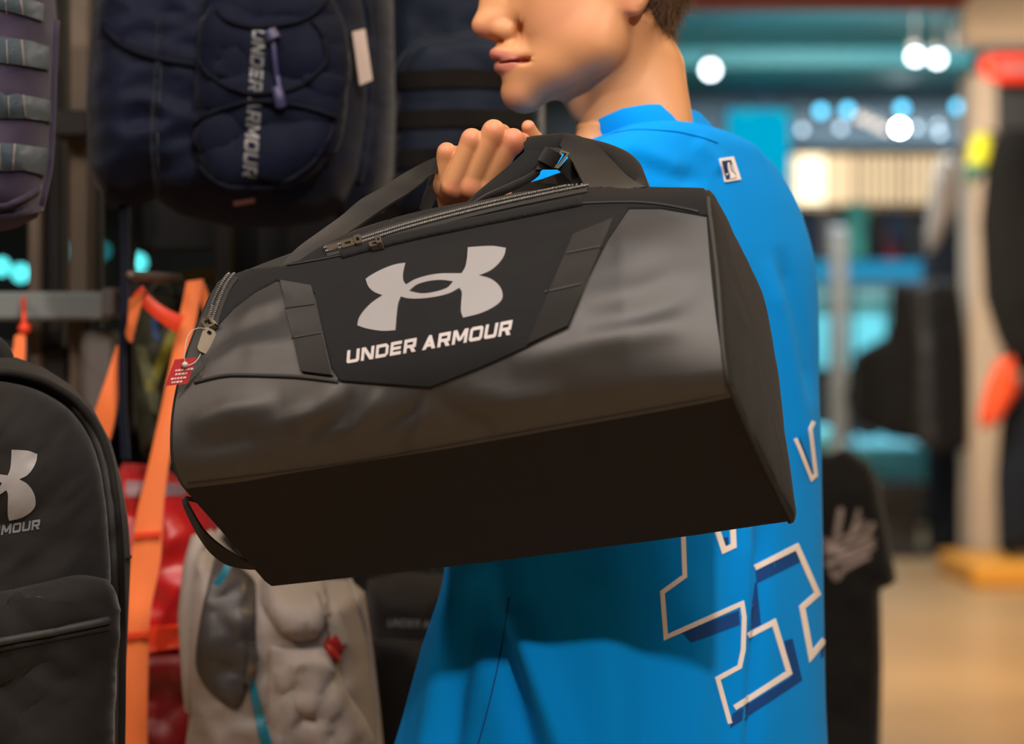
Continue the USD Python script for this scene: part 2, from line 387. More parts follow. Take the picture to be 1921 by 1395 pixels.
# lower slabs under the far ceiling, the red beam, the dark soffit over the far shelves, the beige bulkhead and column
for i, (x0, x1, y0, y1, z, mn) in enumerate(((-.6, 2.25, 11.6, 12.5, 3.20, 'ceiling_teal_light'), (-.6, 2.95, 15.4, 16.3, 3.22, 'ceiling_teal_light'), (-.6, 1.72, 9.0, 9.3, 2.665, 'beam_red'), (-1.2, 3.6, 17.6, 17.9, 2.92, 'wall_navy'), (2.33, 4.6, 12.5, 12.8, 2.985, 'bulkhead_cream'))):
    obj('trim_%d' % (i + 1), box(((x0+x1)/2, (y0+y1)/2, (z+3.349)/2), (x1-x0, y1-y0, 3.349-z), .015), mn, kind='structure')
c = obj('column_beige', box((3.215, 15.9, 1.675), (.46, .46, 3.35), .02), 'column_beige', kind='structure')
obj('base_trim', box((3.215, 15.9, .06), (.52, .52, .12), .01), 'black_trim', c)
# ------------------------------------------------------------------ the black duffel bag in the hand
mat('bag_coated', (.0125, .0118, .0116), rough=.54, spec=.75, bump=.10, bscale=900, sheen=.06)
mat('bag_woven', (.0092, .0094, .0100), rough=.75, spec=.12, weave=(1500, (0, 0, .7), .25), sheen=.05)
mat('bag_bottom', (.020, .0205, .0225), rough=.75, spec=.1, bump=.2, bscale=700)
mat('webbing', (.014, .0125, .0118), rough=.7, spec=.16, weave=(1100, (0, .3, .8), .5), sheen=.1)
mat('seam_cord', (.010, .010, .010), rough=.7)
mat('print_silver', (.235, .23, .235), rough=.45, spec=.3)
mat('print_white', (.37, .345, .345), rough=.45)
mat('zip_metal', (.16, .135, .10), rough=.42, metal=.75)
mat('zip_coil', (.10, .095, .09), rough=.22, spec=.9)
mat('zip_tape', (.012, .012, .012), rough=.7)
mat('tag_red', (.33, .012, .018), rough=.4)
mat('tag_ink', (.6, .42, .40), rough=.5)
mat('nylon_string', (.38, .34, .31), rough=.35, trans=.3)

BC = {  # corners of the bag (length, height, depth) -> where the photograph shows them and how far off they are
    (1, 0, 0): (1368, 728, 1.905), (1, 0, 1): (1494, 985, 2.068), (0, 0, 0): (338, 903, 2.039), (0, 0, 1): (515, 1106, 2.202),
    (1, 1, 0): (1320, 330, 2.019), (0, 1, 0): (420, 500, 2.153), (1, 1, 1): (1436, 556, 2.182), (0, 1, 1): (570, 745, 2.316)}
BCW = {k: P(*v) for k, v in BC.items()}
def bag_world(a, b, c):
    a, b, c = (np.asarray(x, float)[..., None] for x in (a, b, c))
    return sum(BCW[k] * (a if k[0] else 1 - a) * (b if k[1] else 1 - b) * (c if k[2] else 1 - c) for k in BCW)
def bag_ring():
    """The cross-section as (b, c) points with the panel each belongs to."""
    out = []
    def arc(b0, c0, r, a0, a1, lab, n=9):
        for t in np.linspace(a0, a1, n)[:-1]: out.append((b0 + r * math.sin(t), c0 + r * math.cos(t), lab))
    def run(p, q, lab, n):
        for t in np.linspace(0, 1, n)[:-1]: out.append((p[0] + (q[0]-p[0])*t, p[1] + (q[1]-p[1])*t, lab))
    r1, r2, r3, r4 = .06, .16, .20, .05
    arc(r1, r1, r1, -np.pi/2, -np.pi, 'front')                      # bottom front corner
    run((r1, 0), (1-r2, 0), 'front', 40)
    arc(1-r2, r2, r2, np.pi, np.pi/2, 'front', 12)
    run((1, r2), (1, 1-r3), 'top', 16)
    arc(1-r3, 1-r3, r3, np.pi/2, 0, 'back', 10)
    run((1-r3, 1), (r4, 1), 'back', 22)
    arc(r4, 1-r4, r4, 0, -np.pi/2, 'bottom', 6)
    run((0, 1-r4), (0, r1), 'bottom', 24)
    return out
def build_bag_shell():
    ring = bag_ring(); rb = np.array([x[0] for x in ring]); rc = np.array([x[1] for x in ring]); lab = [x[2] for x in ring]
    A = np.r_[np.linspace(0, .05, 6)[:-1], np.linspace(.05, .95, 110), np.linspace(.95, 1, 6)[1:]]
    n, m = len(A), len(rb)
    a = A[:, None] * np.ones(m); b = rb[None] * np.ones((n, 1)); c = rc[None] * np.ones((n, 1))
    ramp = np.clip(1 - a, 0, 1)
    # the front bulges out low down, least at the far right end; the top bows up; the left end swells
    fr = np.clip(1 - c * 2.2, 0, 1)
    amp = np.interp(a, [0, .15, .5, .85, 1], [.17, .21, .25, .19, .09])
    c = c - amp * fr * np.sin(np.pi * np.clip(b, 0, 1) ** .62)
    b = b + .17 * np.sin(np.pi * np.clip(a, 0, 1)) ** .9 * np.clip(b * 1.6 - .6, 0, 1.2)
    b = b - .015 * np.sin(np.pi * a) * np.clip(1 - b * 3, 0, 1)
    pos = bag_world(a, b, c)
    du, dv = np.gradient(pos, axis=0), (np.roll(pos, -1, 1) - np.roll(pos, 1, 1))
    nr = np.cross(du, dv); nr /= np.linalg.norm(nr, axis=-1, keepdims=True) + 1e-12
    ctr = pos.mean(1, keepdims=True)
    if (nr * (pos - ctr)).sum(-1).mean() < 0: nr = -nr
    px = pix(pos); X, Y = px[..., 0], px[..., 1]
    front = np.clip(1 - c * 4, 0, 1) * np.clip(a * 18, 0, 1) * np.clip((1 - a) * 14, 0, 1)
    disp = .0026 * (meshkit.fbm(pos * np.array([9, 9, 16]), 3, 4) - .5) * 2
    def fold(pts, w, amp, w2=None):
        """A crease along a line of the cloth: a ridge with a valley below it."""
        g = np.array(pts, float); s = shapely.LineString(g)
        q = shapely.points(X.ravel(), Y.ravel()); dd = shapely.distance(s, q).reshape(X.shape)
        k = shapely.line_locate_point(s, q, normalized=True).reshape(X.shape)
        along = np.sin(np.pi * np.clip(k, .0, 1)) ** .6
        return amp * np.exp(-(dd / w) ** 2) * along
    disp = disp + fold([(1090, 600), (1200, 585), (1330, 540)], 26, -.0036) + fold([(1090, 575), (1200, 550), (1320, 505)], 30, .0028)
    disp = disp + fold([(1150, 470), (1230, 450), (1300, 470)], 44, .0030) + fold([(960, 690), (1120, 640), (1340, 600)], 26, .004)
    for pts, w, am in (([(805, 735), (770, 775), (700, 810)], 12, -.0045), ([(800, 735), (790, 790), (760, 840)], 11, .004), ([(815, 735), (850, 780), (930, 810)], 16, -.004),
                       ([(640, 725), (600, 770), (470, 820)], 18, .005), ([(660, 735), (640, 780), (560, 830)], 14, -.004), ([(715, 735), (690, 780), (640, 820)], 11, .004),
                       ([(380, 690), (450, 650), (560, 640)], 16, .0035), ([(385, 670), (440, 610), (540, 590)], 18, -.0035), ([(420, 620), (480, 580), (540, 560)], 14, .003),
                       ([(350, 800), (430, 770), (520, 760)], 22, .005), ([(335, 850), (430, 830), (560, 800)], 20, -.004), ([(870, 740), (960, 750), (1060, 740)], 22, .004)):
        disp = disp + fold(pts, w, am)
    end = np.clip((a - .97) / .03, 0, 1)
    pos = pos + nr * (disp * front + .0015 * (meshkit.fbm(pos * 14, 3, 9) - .5) * (1 - front))[..., None]
    # rounded end seams
    idx = np.arange(n * m).reshape(n, m)
    v = [pos.reshape(-1, 3)]; faces = {k: [] for k in ('front', 'top', 'back', 'bottom', 'left', 'right')}
    for i in range(n - 1):
        for j in range(m):
            j2 = (j + 1) % m
            faces[lab[j]] += [[idx[i, j], idx[i+1, j], idx[i+1, j2]], [idx[i, j], idx[i+1, j2], idx[i, j2]]]
    base = n * m
    for side, row, sg_, name in ((0, idx[0], -1, 'left'), (1, idx[-1], 1, 'right')):
        edge = pos[0] if side == 0 else pos[-1]
        c0 = edge.mean(0); axis = (BCW[(1, 0, 0)] - BCW[(0, 0, 0)]); axis /= np.linalg.norm(axis)
        prev = list(row)
        for k, t in enumerate((.97, .9, .78, .6, .4, .2)):
            bul = .018 if side == 0 else .008
            pt = c0 + (edge - c0) * t + axis * sg_ * bul * (1 - t * t) ** .5
            if side == 1:
                pt = pt + axis[None] * (.0035 * (meshkit.fbm(pt * 22, 3, 5) - .5))[:, None]
            v.append(pt); cur = list(range(base, base + m)); base += m
            for j in range(m):
                j2 = (j + 1) % m
                q = [[prev[j], cur[j], cur[j2]], [prev[j], cur[j2], prev[j2]]]
                faces[name] += q if side == 1 else [x[::-1] for x in q]
            prev = cur
        v.append((c0 + axis * sg_ * bul)[None]); cc = base; base += 1
        for j in range(m):
            q = [prev[j], cc, prev[(j + 1) % m]]
            faces[name].append(q if side == 1 else q[::-1])
    V = np.vstack(v)
    full = tm(V, np.vstack([np.array(faces[k]) for k in faces]))
    if full.volume < 0:
        for k in faces: faces[k] = [x[::-1] for x in faces[k]]
        full.invert()
    parts = {}
    for k in faces:
        q = tm(V, np.array(faces[k])); q.remove_unreferenced_vertices(); parts[k] = q
    return full, parts
bag_full, bag_parts = build_bag_shell()
SB = Surface(bag_full)
bag = thing('duffel_bag', 'black duffel bag with large silver emblem and lettering, held up by one hand', 'bag', P(940, 1040, 2.15))
obj('front_panel', bag_parts['front'], 'bag_coated', bag, smooth=True, label='charcoal coated front panel with soft creases')
obj('top_panel', bag_parts['top'], 'bag_woven', bag, smooth=True)
obj('back_panel', bag_parts['back'], 'bag_woven', bag, smooth=True)
obj('bottom_panel', bag_parts['bottom'], 'bag_bottom', bag, smooth=True)
obj('end_panel', bag_parts['left'], 'bag_woven', bag, smooth=True)
obj('end_panel', bag_parts['right'], 'bag_woven', bag, smooth=True)

# woven black yoke: centre panel hanging from the zip line, with arms to both ends
yoke = poly((421, 512), (530, 500), (620, 452), (700, 420), (830, 370), (960, 345), (1095, 330), (1210, 325), (1322, 345), (1331, 408), (1300, 402), (1240, 392), (1180, 392), (1140, 452), (1085, 560), (1062, 612), (990, 652), (900, 692), (808, 728), (720, 722), (638, 716), (622, 690), (604, 610), (592, 552), (548, 536), (520, 527), (480, 548), (440, 578), (408, 612), (392, 618))
pn = obj('centre_panel', decal(SB, yoke, .0012, 9), 'bag_woven', bag, smooth=True, label='matte black woven yoke and centre panel')
SB2 = Surface([bag_full, decal(SB, yoke, .0012, 9)])
obj('emblem', decal(SB2, emblem_px(), .0007, 6), 'print_silver', bag, label='silver printed emblem of two interlocking curved shapes')
wm = wordmark()
q = [(300 + x / 2.583, 220 + y / 2.583) for x, y in ((900, 1133), (1703, 984), (1699, 1054), (905, 1194))]
for ch, g in wm:
    obj('letter', decal(SB2, quad_map(g, *q), .0006, 5), 'print_white', bag)
# seams standing proud of the cloth
def seam(pts, name='seam', r=.0016, matn='seam_cord', surf=None, n=60, lift=.0006, parent=None):
    c = curve(pts, n); p, nn = (surf or SB2).hit(c)
    return obj(name, tube(p + nn * lift, r, 8), matn, parent or bag, smooth=True)
seam([(1326, 372), (1331, 408), (1344, 520), (1356, 660), (1366, 722)], 'piping', r=.0022)
seam([(1366, 722), (1400, 800), (1450, 905), (1490, 984)], 'piping', r=.0018)
seam([(352, 906), (640, 869), (960, 813), (1364, 740)], r=.0008, lift=.0001)
seam([(366, 718), (440, 704), (540, 706), (634, 716)], r=.0018)
seam([(1393, 430), (1370, 412), (1340, 402)], r=.0012)
seam([(540, 498), (620, 484), (760, 452), (880, 428), (1000, 402), (1100, 382), (1180, 380), (1310, 398)], r=.0011)
obj('zip_flap', decal(SB2, line([(640, 478), (760, 447), (880, 421), (1000, 397), (1092, 378)], 16, smooth=True), .0022, 8, puff=lambda d, xy: .0015 * np.clip(d / 6, 0, 1)), 'bag_woven', bag, smooth=True)
# daisy-chain webbing
for strip, marks in (([(528, 530), (586, 540), (625, 705), (566, 698)], [((536, 577), (589, 570)), ((547, 634), (602, 624))]),
                     ([(1077, 444), (1150, 414), (1066, 614), (990, 648)], [((1063, 475), (1128, 462)), ((1022, 548), (1089, 533))])):
    w = obj('webbing_strip', decal(SB, sg.Polygon(strip), .0034, 8), 'webbing', bag, smooth=20)
    sw = Surface([bag_full, decal(SB, yoke, .0012, 9), decal(SB, sg.Polygon(strip), .0034, 8)])
    for a, b in marks:
        obj('stitching', decal(sw, line([a, b], 3.2, cap=2), .0009, 3), 'seam_cord', w)
# zips
def zipper(pts, w, tape, tooth, parent, step, two=True):
    c = curve(pts, 160); body = obj('zip_tape', decal(SB2, line(pts, tape, smooth=True), .0016, 7), 'zip_tape', parent)
    s = np.r_[0, np.cumsum(np.linalg.norm(np.diff(c, axis=0), axis=1))]; k = int(s[-1] / step)
    t = np.stack([np.interp(np.linspace(0, s[-1], k), s, c[:, i]) for i in (0, 1)], 1)
    g = np.gradient(t, axis=0); g /= np.linalg.norm(g, axis=1, keepdims=True); nrm = np.stack([-g[:, 1], g[:, 0]], 1)
    out = []
    for side in (-1, 1):
        off = t + nrm * side * w / 4 + g * (step / 2 if side > 0 else 0)
        p, n = SB2.hit(off); p2, _ = SB2.hit(off + g); p3, _ = SB2.hit(off + nrm)
        ex = p2 - p; ex /= np.linalg.norm(ex, axis=1, keepdims=True); ey = np.cross(n, ex)
        ball = trimesh.creation.icosphere(1, 1.0)
        for i in range(k):
            R = np.stack([ex[i] * tooth * .42, ey[i] * tooth * 1.0, n[i] * tooth * .7], 1)
            out.append(tm(ball.vertices @ R.T + p[i] + n[i] * .0026, ball.faces))
    obj('zip_teeth', cat_(out), 'zip_coil', body, smooth=True, kind='stuff')
zip_main = [(612, 472), (660, 460), (760, 429), (850, 405), (950, 381), (1040, 362), (1100, 350)]
zipper(zip_main, 13, 24, .0021, bag, 3.4)
zip_side = [(438, 516), (424, 534), (411, 562), (399, 596), (393, 614)]
zipper(zip_side, 15, 27, .0022, bag, 3.6)
def lump(px_, py_, w, h, ang, t=.0045, matn='zip_metal', lift=.002, name='zip_slider', hole=True, surf=None):
    g = sg.box(-w/2, -h/2, w/2, h/2).buffer(-min(w, h)*.25).buffer(min(w, h)*.25)
    if hole: g = g.difference(sg.box(-w*.22, -h*.2, w*.22, h*.2))
    g = sa.translate(sa.rotate(g, ang, origin=(0, 0)), px_, py_)
    return obj(name, decal(surf or SB2, g, t, 4, sink=-lift * .5), matn, bag)
lump(656, 463, 26, 13, -16); lump(676, 458, 14, 16, -16, .006); lump(627, 469, 22, 8, -10, .004, hole=False, name='zip_pull')
lump(708, 466, 22, 9, -12, .006, name='zip_pull'); lump(716, 462, 10, 14, -12, .008, name='zip_pull')
lump(396, 612, 22, 20, -30, .006)
# flat metal pull of the end pocket, with its swing tag on a nylon loop
p0_, n0_ = SB2.hit(np.array([(396., 616.)])); D0 = p0_[0][1] - .006
pull = [P(394, 618, D0), P(378, 665, D0 - .016)]
tabp = sg.box(-.006, -.026, .006, 0).buffer(-.004).buffer(.004).difference(sg.Point(0, -.0045).buffer(.0022))
tb = trimesh.creation.extrude_polygon(tabp, .0016)
ax = pull[1] - pull[0]; ax /= np.linalg.norm(ax); zz = np.array([0.35, -.9, .1]); zz -= ax * (zz @ ax); zz /= np.linalg.norm(zz)
Rm = np.eye(4); Rm[:3, 0] = np.cross(-ax, zz); Rm[:3, 1] = -ax; Rm[:3, 2] = zz; Rm[:3, 3] = pull[0]
tb.apply_transform(Rm); obj('zip_pull', tb, 'zip_metal', bag, label='flat metal pull tab of the end pocket')
tagc = [P(328, 674, D0 - .034), P(368, 670, D0 - .030), P(352, 719, D0 - .032), P(309, 724, D0 - .036)]
def slab(cs, t):
    cs = np.array(cs); n = np.cross(cs[1] - cs[0], cs[3] - cs[0]); n /= np.linalg.norm(n)
    return trimesh.convex.convex_hull(np.vstack([cs + n * t / 2, cs - n * t / 2]))
tag = obj('swing_tag', slab(tagc, .0012), 'tag_red', bag, label='small red swing tag on a nylon loop')
def on_quad(q, u, v, lift=.0009):
    q = np.array(q); n = np.cross(q[1] - q[0], q[3] - q[0]); n /= np.linalg.norm(n); n *= -np.sign(n[1]) * -1 if n[1] < 0 else -1
    return q[0]*(1-u)*(1-v) + q[1]*u*(1-v) + q[2]*u*v + q[3]*(1-u)*v + n * lift
rg = random.Random(3)
for r, (v0, lo, hi) in enumerate(((.40, .22, .9), (.55, .28, .8), (.71, .16, .84), (.85, .24, .66))):
    bits, u = [], lo
    while u < hi:
        w = rg.choice((.07, .1, .13)); bits.append(slab([on_quad(tagc, u, v0), on_quad(tagc, u + w, v0), on_quad(tagc, u + w, v0 + .075), on_quad(tagc, u, v0 + .075)], .0004)); u += w + .035
    obj('print_line', cat_(bits), 'tag_ink', tag)
loop = curve(np.array([P(386, 617, D0 - .004), P(374, 615, D0 - .012), P(362, 619, D0 - .02), P(352, 632, D0 - .028), P(347, 655, D0 - .034), P(346, 674, D0 - .036), P(350, 686, D0 - .036), P(366, 679, D0 - .032), P(376, 664, D0 - .018)]), 50)
obj('tag_loop', tube(loop, .00036, 8), 'nylon_string', bag)
obj('tag_fastener', trimesh.creation.icosphere(2, .0027).apply_translation(P(347, 684, D0 - .036)), 'nylon_string', bag, smooth=True)
# carrying straps, grip and shoulder strap
obj('carry_strap', pxband([(528, 500, 2.108), (552, 472, 2.118), (598, 437, 2.135), (641, 406, 2.15), (675, 377, 2.16), (718, 352, 2.17), (765, 322, 2.185), (822, 293, 2.20), (870, 283, 2.225)],
                          [(604, 482, 2.100), (637, 451, 2.115), (687, 415, 2.135), (737, 381, 2.15), (764, 365, 2.16), (790, 345, 2.17), (806, 331, 2.185), (826, 322, 2.20), (872, 312, 2.225)], t=.0022, n=60, bulge=.001), 'webbing', bag, smooth=40)
obj('carry_strap', pxband([(1039, 258, 2.145), (1054, 279, 2.135), (1070, 299, 2.12), (1090, 336, 2.085), (1106, 374, 2.05)],
                          [(1066, 251, 2.145), (1113, 268, 2.135), (1146, 300, 2.12), (1180, 334, 2.085), (1212, 352, 2.045)], t=.0022, n=50, bulge=.0015), 'webbing', bag, smooth=40)
obj('carry_strap', pxband([(1040, 262, 2.16), (1100, 290, 2.17), (1150, 320, 2.175), (1185, 352, 2.17), (1195, 380, 2.15)],
                          [(1062, 254, 2.165), (1132, 268, 2.18), (1176, 287, 2.19), (1203, 314, 2.185), (1218, 352, 2.16)], t=.004, n=40, bulge=.004), 'webbing', bag, smooth=40, label='far carrying strap arching over the top')
obj('carry_strap', pxband([(786, 392, 2.20), (800, 352, 2.205), (812, 320, 2.215)], [(806, 400, 2.20), (822, 362, 2.21), (838, 330, 2.22)], t=.0022, n=20), 'webbing', bag)
grip = curve(np.array([P(858, 312, 2.228), P(910, 296, 2.226), P(965, 283, 2.215), P(1010, 273, 2.19), P(1050, 268, 2.16), P(1062, 270, 2.15)]), 40)
obj('grip_wrap', tube(grip, np.linspace(.0105, .009, 40), 14), 'bag_woven', bag, smooth=True, label='padded wrap joining the two carrying straps')
obj('wrap_flap', pxband([(984, 268, 2.150), (1015, 258, 2.148), (1042, 254, 2.146), (1056, 253, 2.145)], [(984, 296, 2.138), (1008, 296, 2.138), (1040, 286, 2.138), (1052, 276, 2.138)], t=.003, n=24, bulge=.003), 'bag_woven', bag, smooth=40)
obj('shoulder_strap', pxband([(986, 284, 2.135), (960, 308, 2.13), (925, 338, 2.125), (886, 372, 2.118), (862, 396, 2.12)],
                             [(1040, 296, 2.132), (1010, 322, 2.125), (972, 348, 2.118), (925, 374, 2.11), (890, 396, 2.11)], t=.004, n=40, bulge=.004), 'bag_woven', bag, smooth=40)
obj('strap_tail', pxband([(1022, 306, 2.118), (998, 326, 2.115), (960, 344, 2.11), (905, 368, 2.10), (880, 384, 2.10)],
                         [(1012, 326, 2.112), (990, 342, 2.108), (962, 356, 2.104), (915, 376, 2.098), (890, 390, 2.10)], t=.003, n=30, bulge=.003), 'webbing', bag, smooth=40)
obj('strap_tail', pxband([(960, 352, 2.165), (1010, 340, 2.165), (1050, 326, 2.165), (1080, 316, 2.16), (1100, 326, 2.15)], [(960, 380, 2.15), (1010, 372, 2.15), (1050, 366, 2.15), (1086, 360, 2.15), (1106, 356, 2.14)], t=.003, n=24), 'webbing', bag, smooth=40)
obj('strap_tail', pxband([(1046, 318, 2.12), (1060, 330, 2.12), (1078, 352, 2.11)], [(1066, 296, 2.12), (1082, 318, 2.12), (1098, 346, 2.11)], t=.0022, n=20), 'webbing', bag, smooth=40)
bk = [(1013, 309), (1046, 272), (1072, 284), (1046, 318)]
def frame_prism(outer, inner, d, t, tilt=0.0):
    g = sg.Polygon(outer, [inner]); xy, tri, nb = fill2d(g, 6)
    dd = d + tilt * (xy[:, 0] - np.mean([o[0] for o in outer]))
    return shell(P(xy[:, 0], xy[:, 1], dd), P(xy[:, 0], xy[:, 1], dd + t), tri)
bkl = obj('buckle', frame_prism([(1004, 318), (1026, 276), (1048, 277), (1068, 282), (1068, 288), (1046, 318)], [(1020, 309), (1034, 284), (1060, 287), (1044, 311)], 2.108, .004), 'zip_tape', bag, label='black slide buckle with a brass edge')
obj('buckle_bar', frame_prism([(1052, 281), (1069, 286), (1048, 316), (1036, 314)], [(1055, 286), (1063, 288), (1047, 309), (1042, 308)], 2.105, .003), 'zip_metal', bkl)
obj('strap_fold', tube(np.array([P(1024, 309, 2.108), P(1038, 283, 2.108)]), .0085, 14), 'webbing', bkl, smooth=40)
# grab loop at the left end
obj('grab_loop', pxband([(384, 946, 2.13), (358, 934, 2.12), (349, 932, 2.118), (352, 942, 2.115), (366, 968, 2.115), (386, 998, 2.125), (416, 1024, 2.14), (452, 1046, 2.16), (490, 1064, 2.18)],
                        [(388, 950, 2.145), (358, 938, 2.14), (343, 936, 2.14), (345, 946, 2.14), (357, 974, 2.14), (374, 1006, 2.145), (400, 1040, 2.155), (432, 1060, 2.17), (482, 1066, 2.195)], t=.002, n=60), 'webbing', bag, smooth=40)
# ------------------------------------------------------------------ the person
mat('skin', (.62, .36, .25), rough=.46, spec=.32, tint=True, sss=.12, bump=.05, bscale=1400)
mat('hair_brown', (.16, .088, .045), rough=.45, spec=.5, var=.4, vscale=60)
mat('shirt_blue', (.0005, .262, .80), rough=.9, spec=.08, sheen=.02, weave=(1300, (0, 0, .2), .18))
mat('print_navy', (.003, .055, .24), rough=.7, spec=.3)
mat('print_cream', (.84, .77, .71), rough=.6, spec=.3)
mat('patch_navy', (.004, .02, .12), rough=.7)
mat('patch_white', (.75, .72, .72), rough=.7)
mat('trouser_dark', (.015, .015, .018), rough=.85)
mat('shoe_white', (.55, .54, .52), rough=.6)
mat('eye_white', (.75, .73, .70), rough=.15)
mat('eye_dark', (.03, .018, .012), rough=.1)
MPP = 2.40 / F
def hd(u, v, w=0.0):
    """Head point: (u, v) as the photograph shows the middle plane of the face, w pixels towards the camera (the left side of the head)."""
    return P(u, v, 2.40 + (u - 1120) * MPP * math.tan(math.radians(9)) - w * MPP)
class Blob:
    """A smooth solid from round cones, ellipsoids and grooves, polygonised by surface nets on a sparse grid."""
    def __init__(s): s.ops = []
    def cone(s, a, b, ra, rb, k=.012): s.ops.append(('c', np.array(a, float), np.array(b, float), ra, rb, k))
    def ball(s, c, r, k=.012, yaw=0.0, tilt=0.0, roll=0.0, cut=False, cutk=.004):
        cy, sy, ct, st, cr, sr = math.cos(yaw), math.sin(yaw), math.cos(tilt), math.sin(tilt), math.cos(roll), math.sin(roll)
        R = np.array([[cy, -sy, 0], [sy, cy, 0], [0, 0, 1]]) @ np.array([[ct, 0, st], [0, 1, 0], [-st, 0, ct]]) @ np.array([[1, 0, 0], [0, cr, -sr], [0, sr, cr]])
        s.ops.append(('e', np.array(c, float), np.array(r, float), R, k, cut))
    def bound(s, o):
        if o[0] == 'c':
            r = max(o[3], o[4]); return np.minimum(o[1], o[2]) - r, np.maximum(o[1], o[2]) + r
        return o[1] - max(o[2]), o[1] + max(o[2])
    def dist(s, o, p):
        if o[0] == 'c':
            a, b, ra, rb = o[1:5]; ab = b - a; l2 = ab @ ab
            h = np.clip(((p - a) @ ab) / l2, 0, 1)
            # follow the taper
            return np.linalg.norm(p - a - h[:, None] * ab, axis=1) - (ra + (rb - ra) * h)
        q = (p - o[1]) @ o[3]
        k0 = np.linalg.norm(q / o[2], axis=1); k1 = np.linalg.norm(q / o[2] ** 2, axis=1)
        return k0 * (k0 - 1) / np.maximum(k1, 1e-9)
    def field(s, p, pad):
        val = np.full(len(p), .08)
        for o in s.ops:
            lo, hi = s.bound(o)
            m = np.nonzero((p[:, 0] > lo[0] - pad) & (p[:, 0] < hi[0] + pad))[0]
            if len(m): m = m[(p[m, 2] > lo[2] - pad) & (p[m, 2] < hi[2] + pad)]
            if len(m): m = m[(p[m, 1] > lo[1] - pad) & (p[m, 1] < hi[1] + pad)]
            if not len(m): continue
            d = s.dist(o, p[m]); k = o[-1] if o[0] == 'c' else o[4]
            if o[0] == 'e' and o[5]:
                h = np.maximum(k - np.abs(val[m] + d), 0) / k; val[m] = np.maximum(val[m], -d) + h * h * k * .25
            else:
                h = np.maximum(k - np.abs(val[m] - d), 0) / k; val[m] = np.minimum(val[m], d) - h * h * k * .25
        return val
    def mesh(s, h):
        lo = np.min([s.bound(o)[0] for o in s.ops], 0) - .02; hi = np.max([s.bound(o)[1] for o in s.ops], 0) + .02
        B = 8; n = np.ceil((hi - lo) / (h * B)).astype(int)
        g = np.stack(np.meshgrid(*[np.arange(k) for k in n], indexing='ij'), -1).reshape(-1, 3)
        ctr = lo + (g + .5) * h * B
        keep = g[np.abs(s.field(ctr, .06)) < h * B * 1.15]
        loc = np.stack(np.meshgrid(*[np.arange(B)] * 3, indexing='ij'), -1).reshape(-1, 3)
        cells = (keep[:, None] * B + loc[None]).reshape(-1, 3)
        dim = n * B + 2
        key = lambda q: (q[..., 0].astype(np.int64) * dim[1] + q[..., 1]) * dim[2] + q[..., 2]
        off = np.array([(i, j, k) for i in (0, 1) for j in (0, 1) for k in (0, 1)])
        ck = key(cells[:, None] + off[None])
        uk, inv = np.unique(ck, return_inverse=True); inv = inv.reshape(ck.shape)
        pts = np.stack([uk // (dim[1] * dim[2]), uk // dim[2] % dim[1], uk % dim[2]], 1)
        val = s.field(lo + pts * h, .03)
        cv = val[inv]; act = (cv.min(1) < 0) & (cv.max(1) >= 0)
        cells, cv, inv = cells[act], cv[act], inv[act]
        acc, cnt = np.zeros((len(cells), 3)), np.zeros(len(cells))
        for a in range(8):
            for b in range(a + 1, 8):
                if np.abs(off[a] - off[b]).sum() != 1: continue
                m = (cv[:, a] < 0) != (cv[:, b] < 0)
                t = cv[m, a] / (cv[m, a] - cv[m, b])
                acc[m] += off[a] + t[:, None] * (off[b] - off[a]); cnt[m] += 1
        V = lo + (cells + acc / cnt[:, None]) * h
        ck0 = key(cells); order = np.argsort(ck0); srt = ck0[order]
        f = []
        for ax in range(3):
            o1, u, w = np.zeros(3, int), np.zeros(3, int), np.zeros(3, int); o1[ax] = 1; u[(ax + 1) % 3] = 1; w[(ax + 2) % 3] = 1
            ib = int(np.nonzero((off == o1).all(1))[0][0])
            m = (cv[:, 0] < 0) != (cv[:, ib] < 0)
            c, inside = cells[m], cv[m, 0] < 0
            q, ok = [], np.ones(len(c), bool)
            for x in (0 * u, u, u + w, w):
                k = key(c - x); i = np.clip(np.searchsorted(srt, k), 0, len(srt) - 1); ok &= srt[i] == k; q.append(order[i])
            q = np.stack(q, 1); q[~inside] = q[~inside][:, ::-1]; q = q[ok]
            f += [q[:, [0, 1, 2]], q[:, [0, 2, 3]]]
        f = np.vstack(f)
        m = tm(V, f)
        if m.volume < 0: m.invert()
        return m
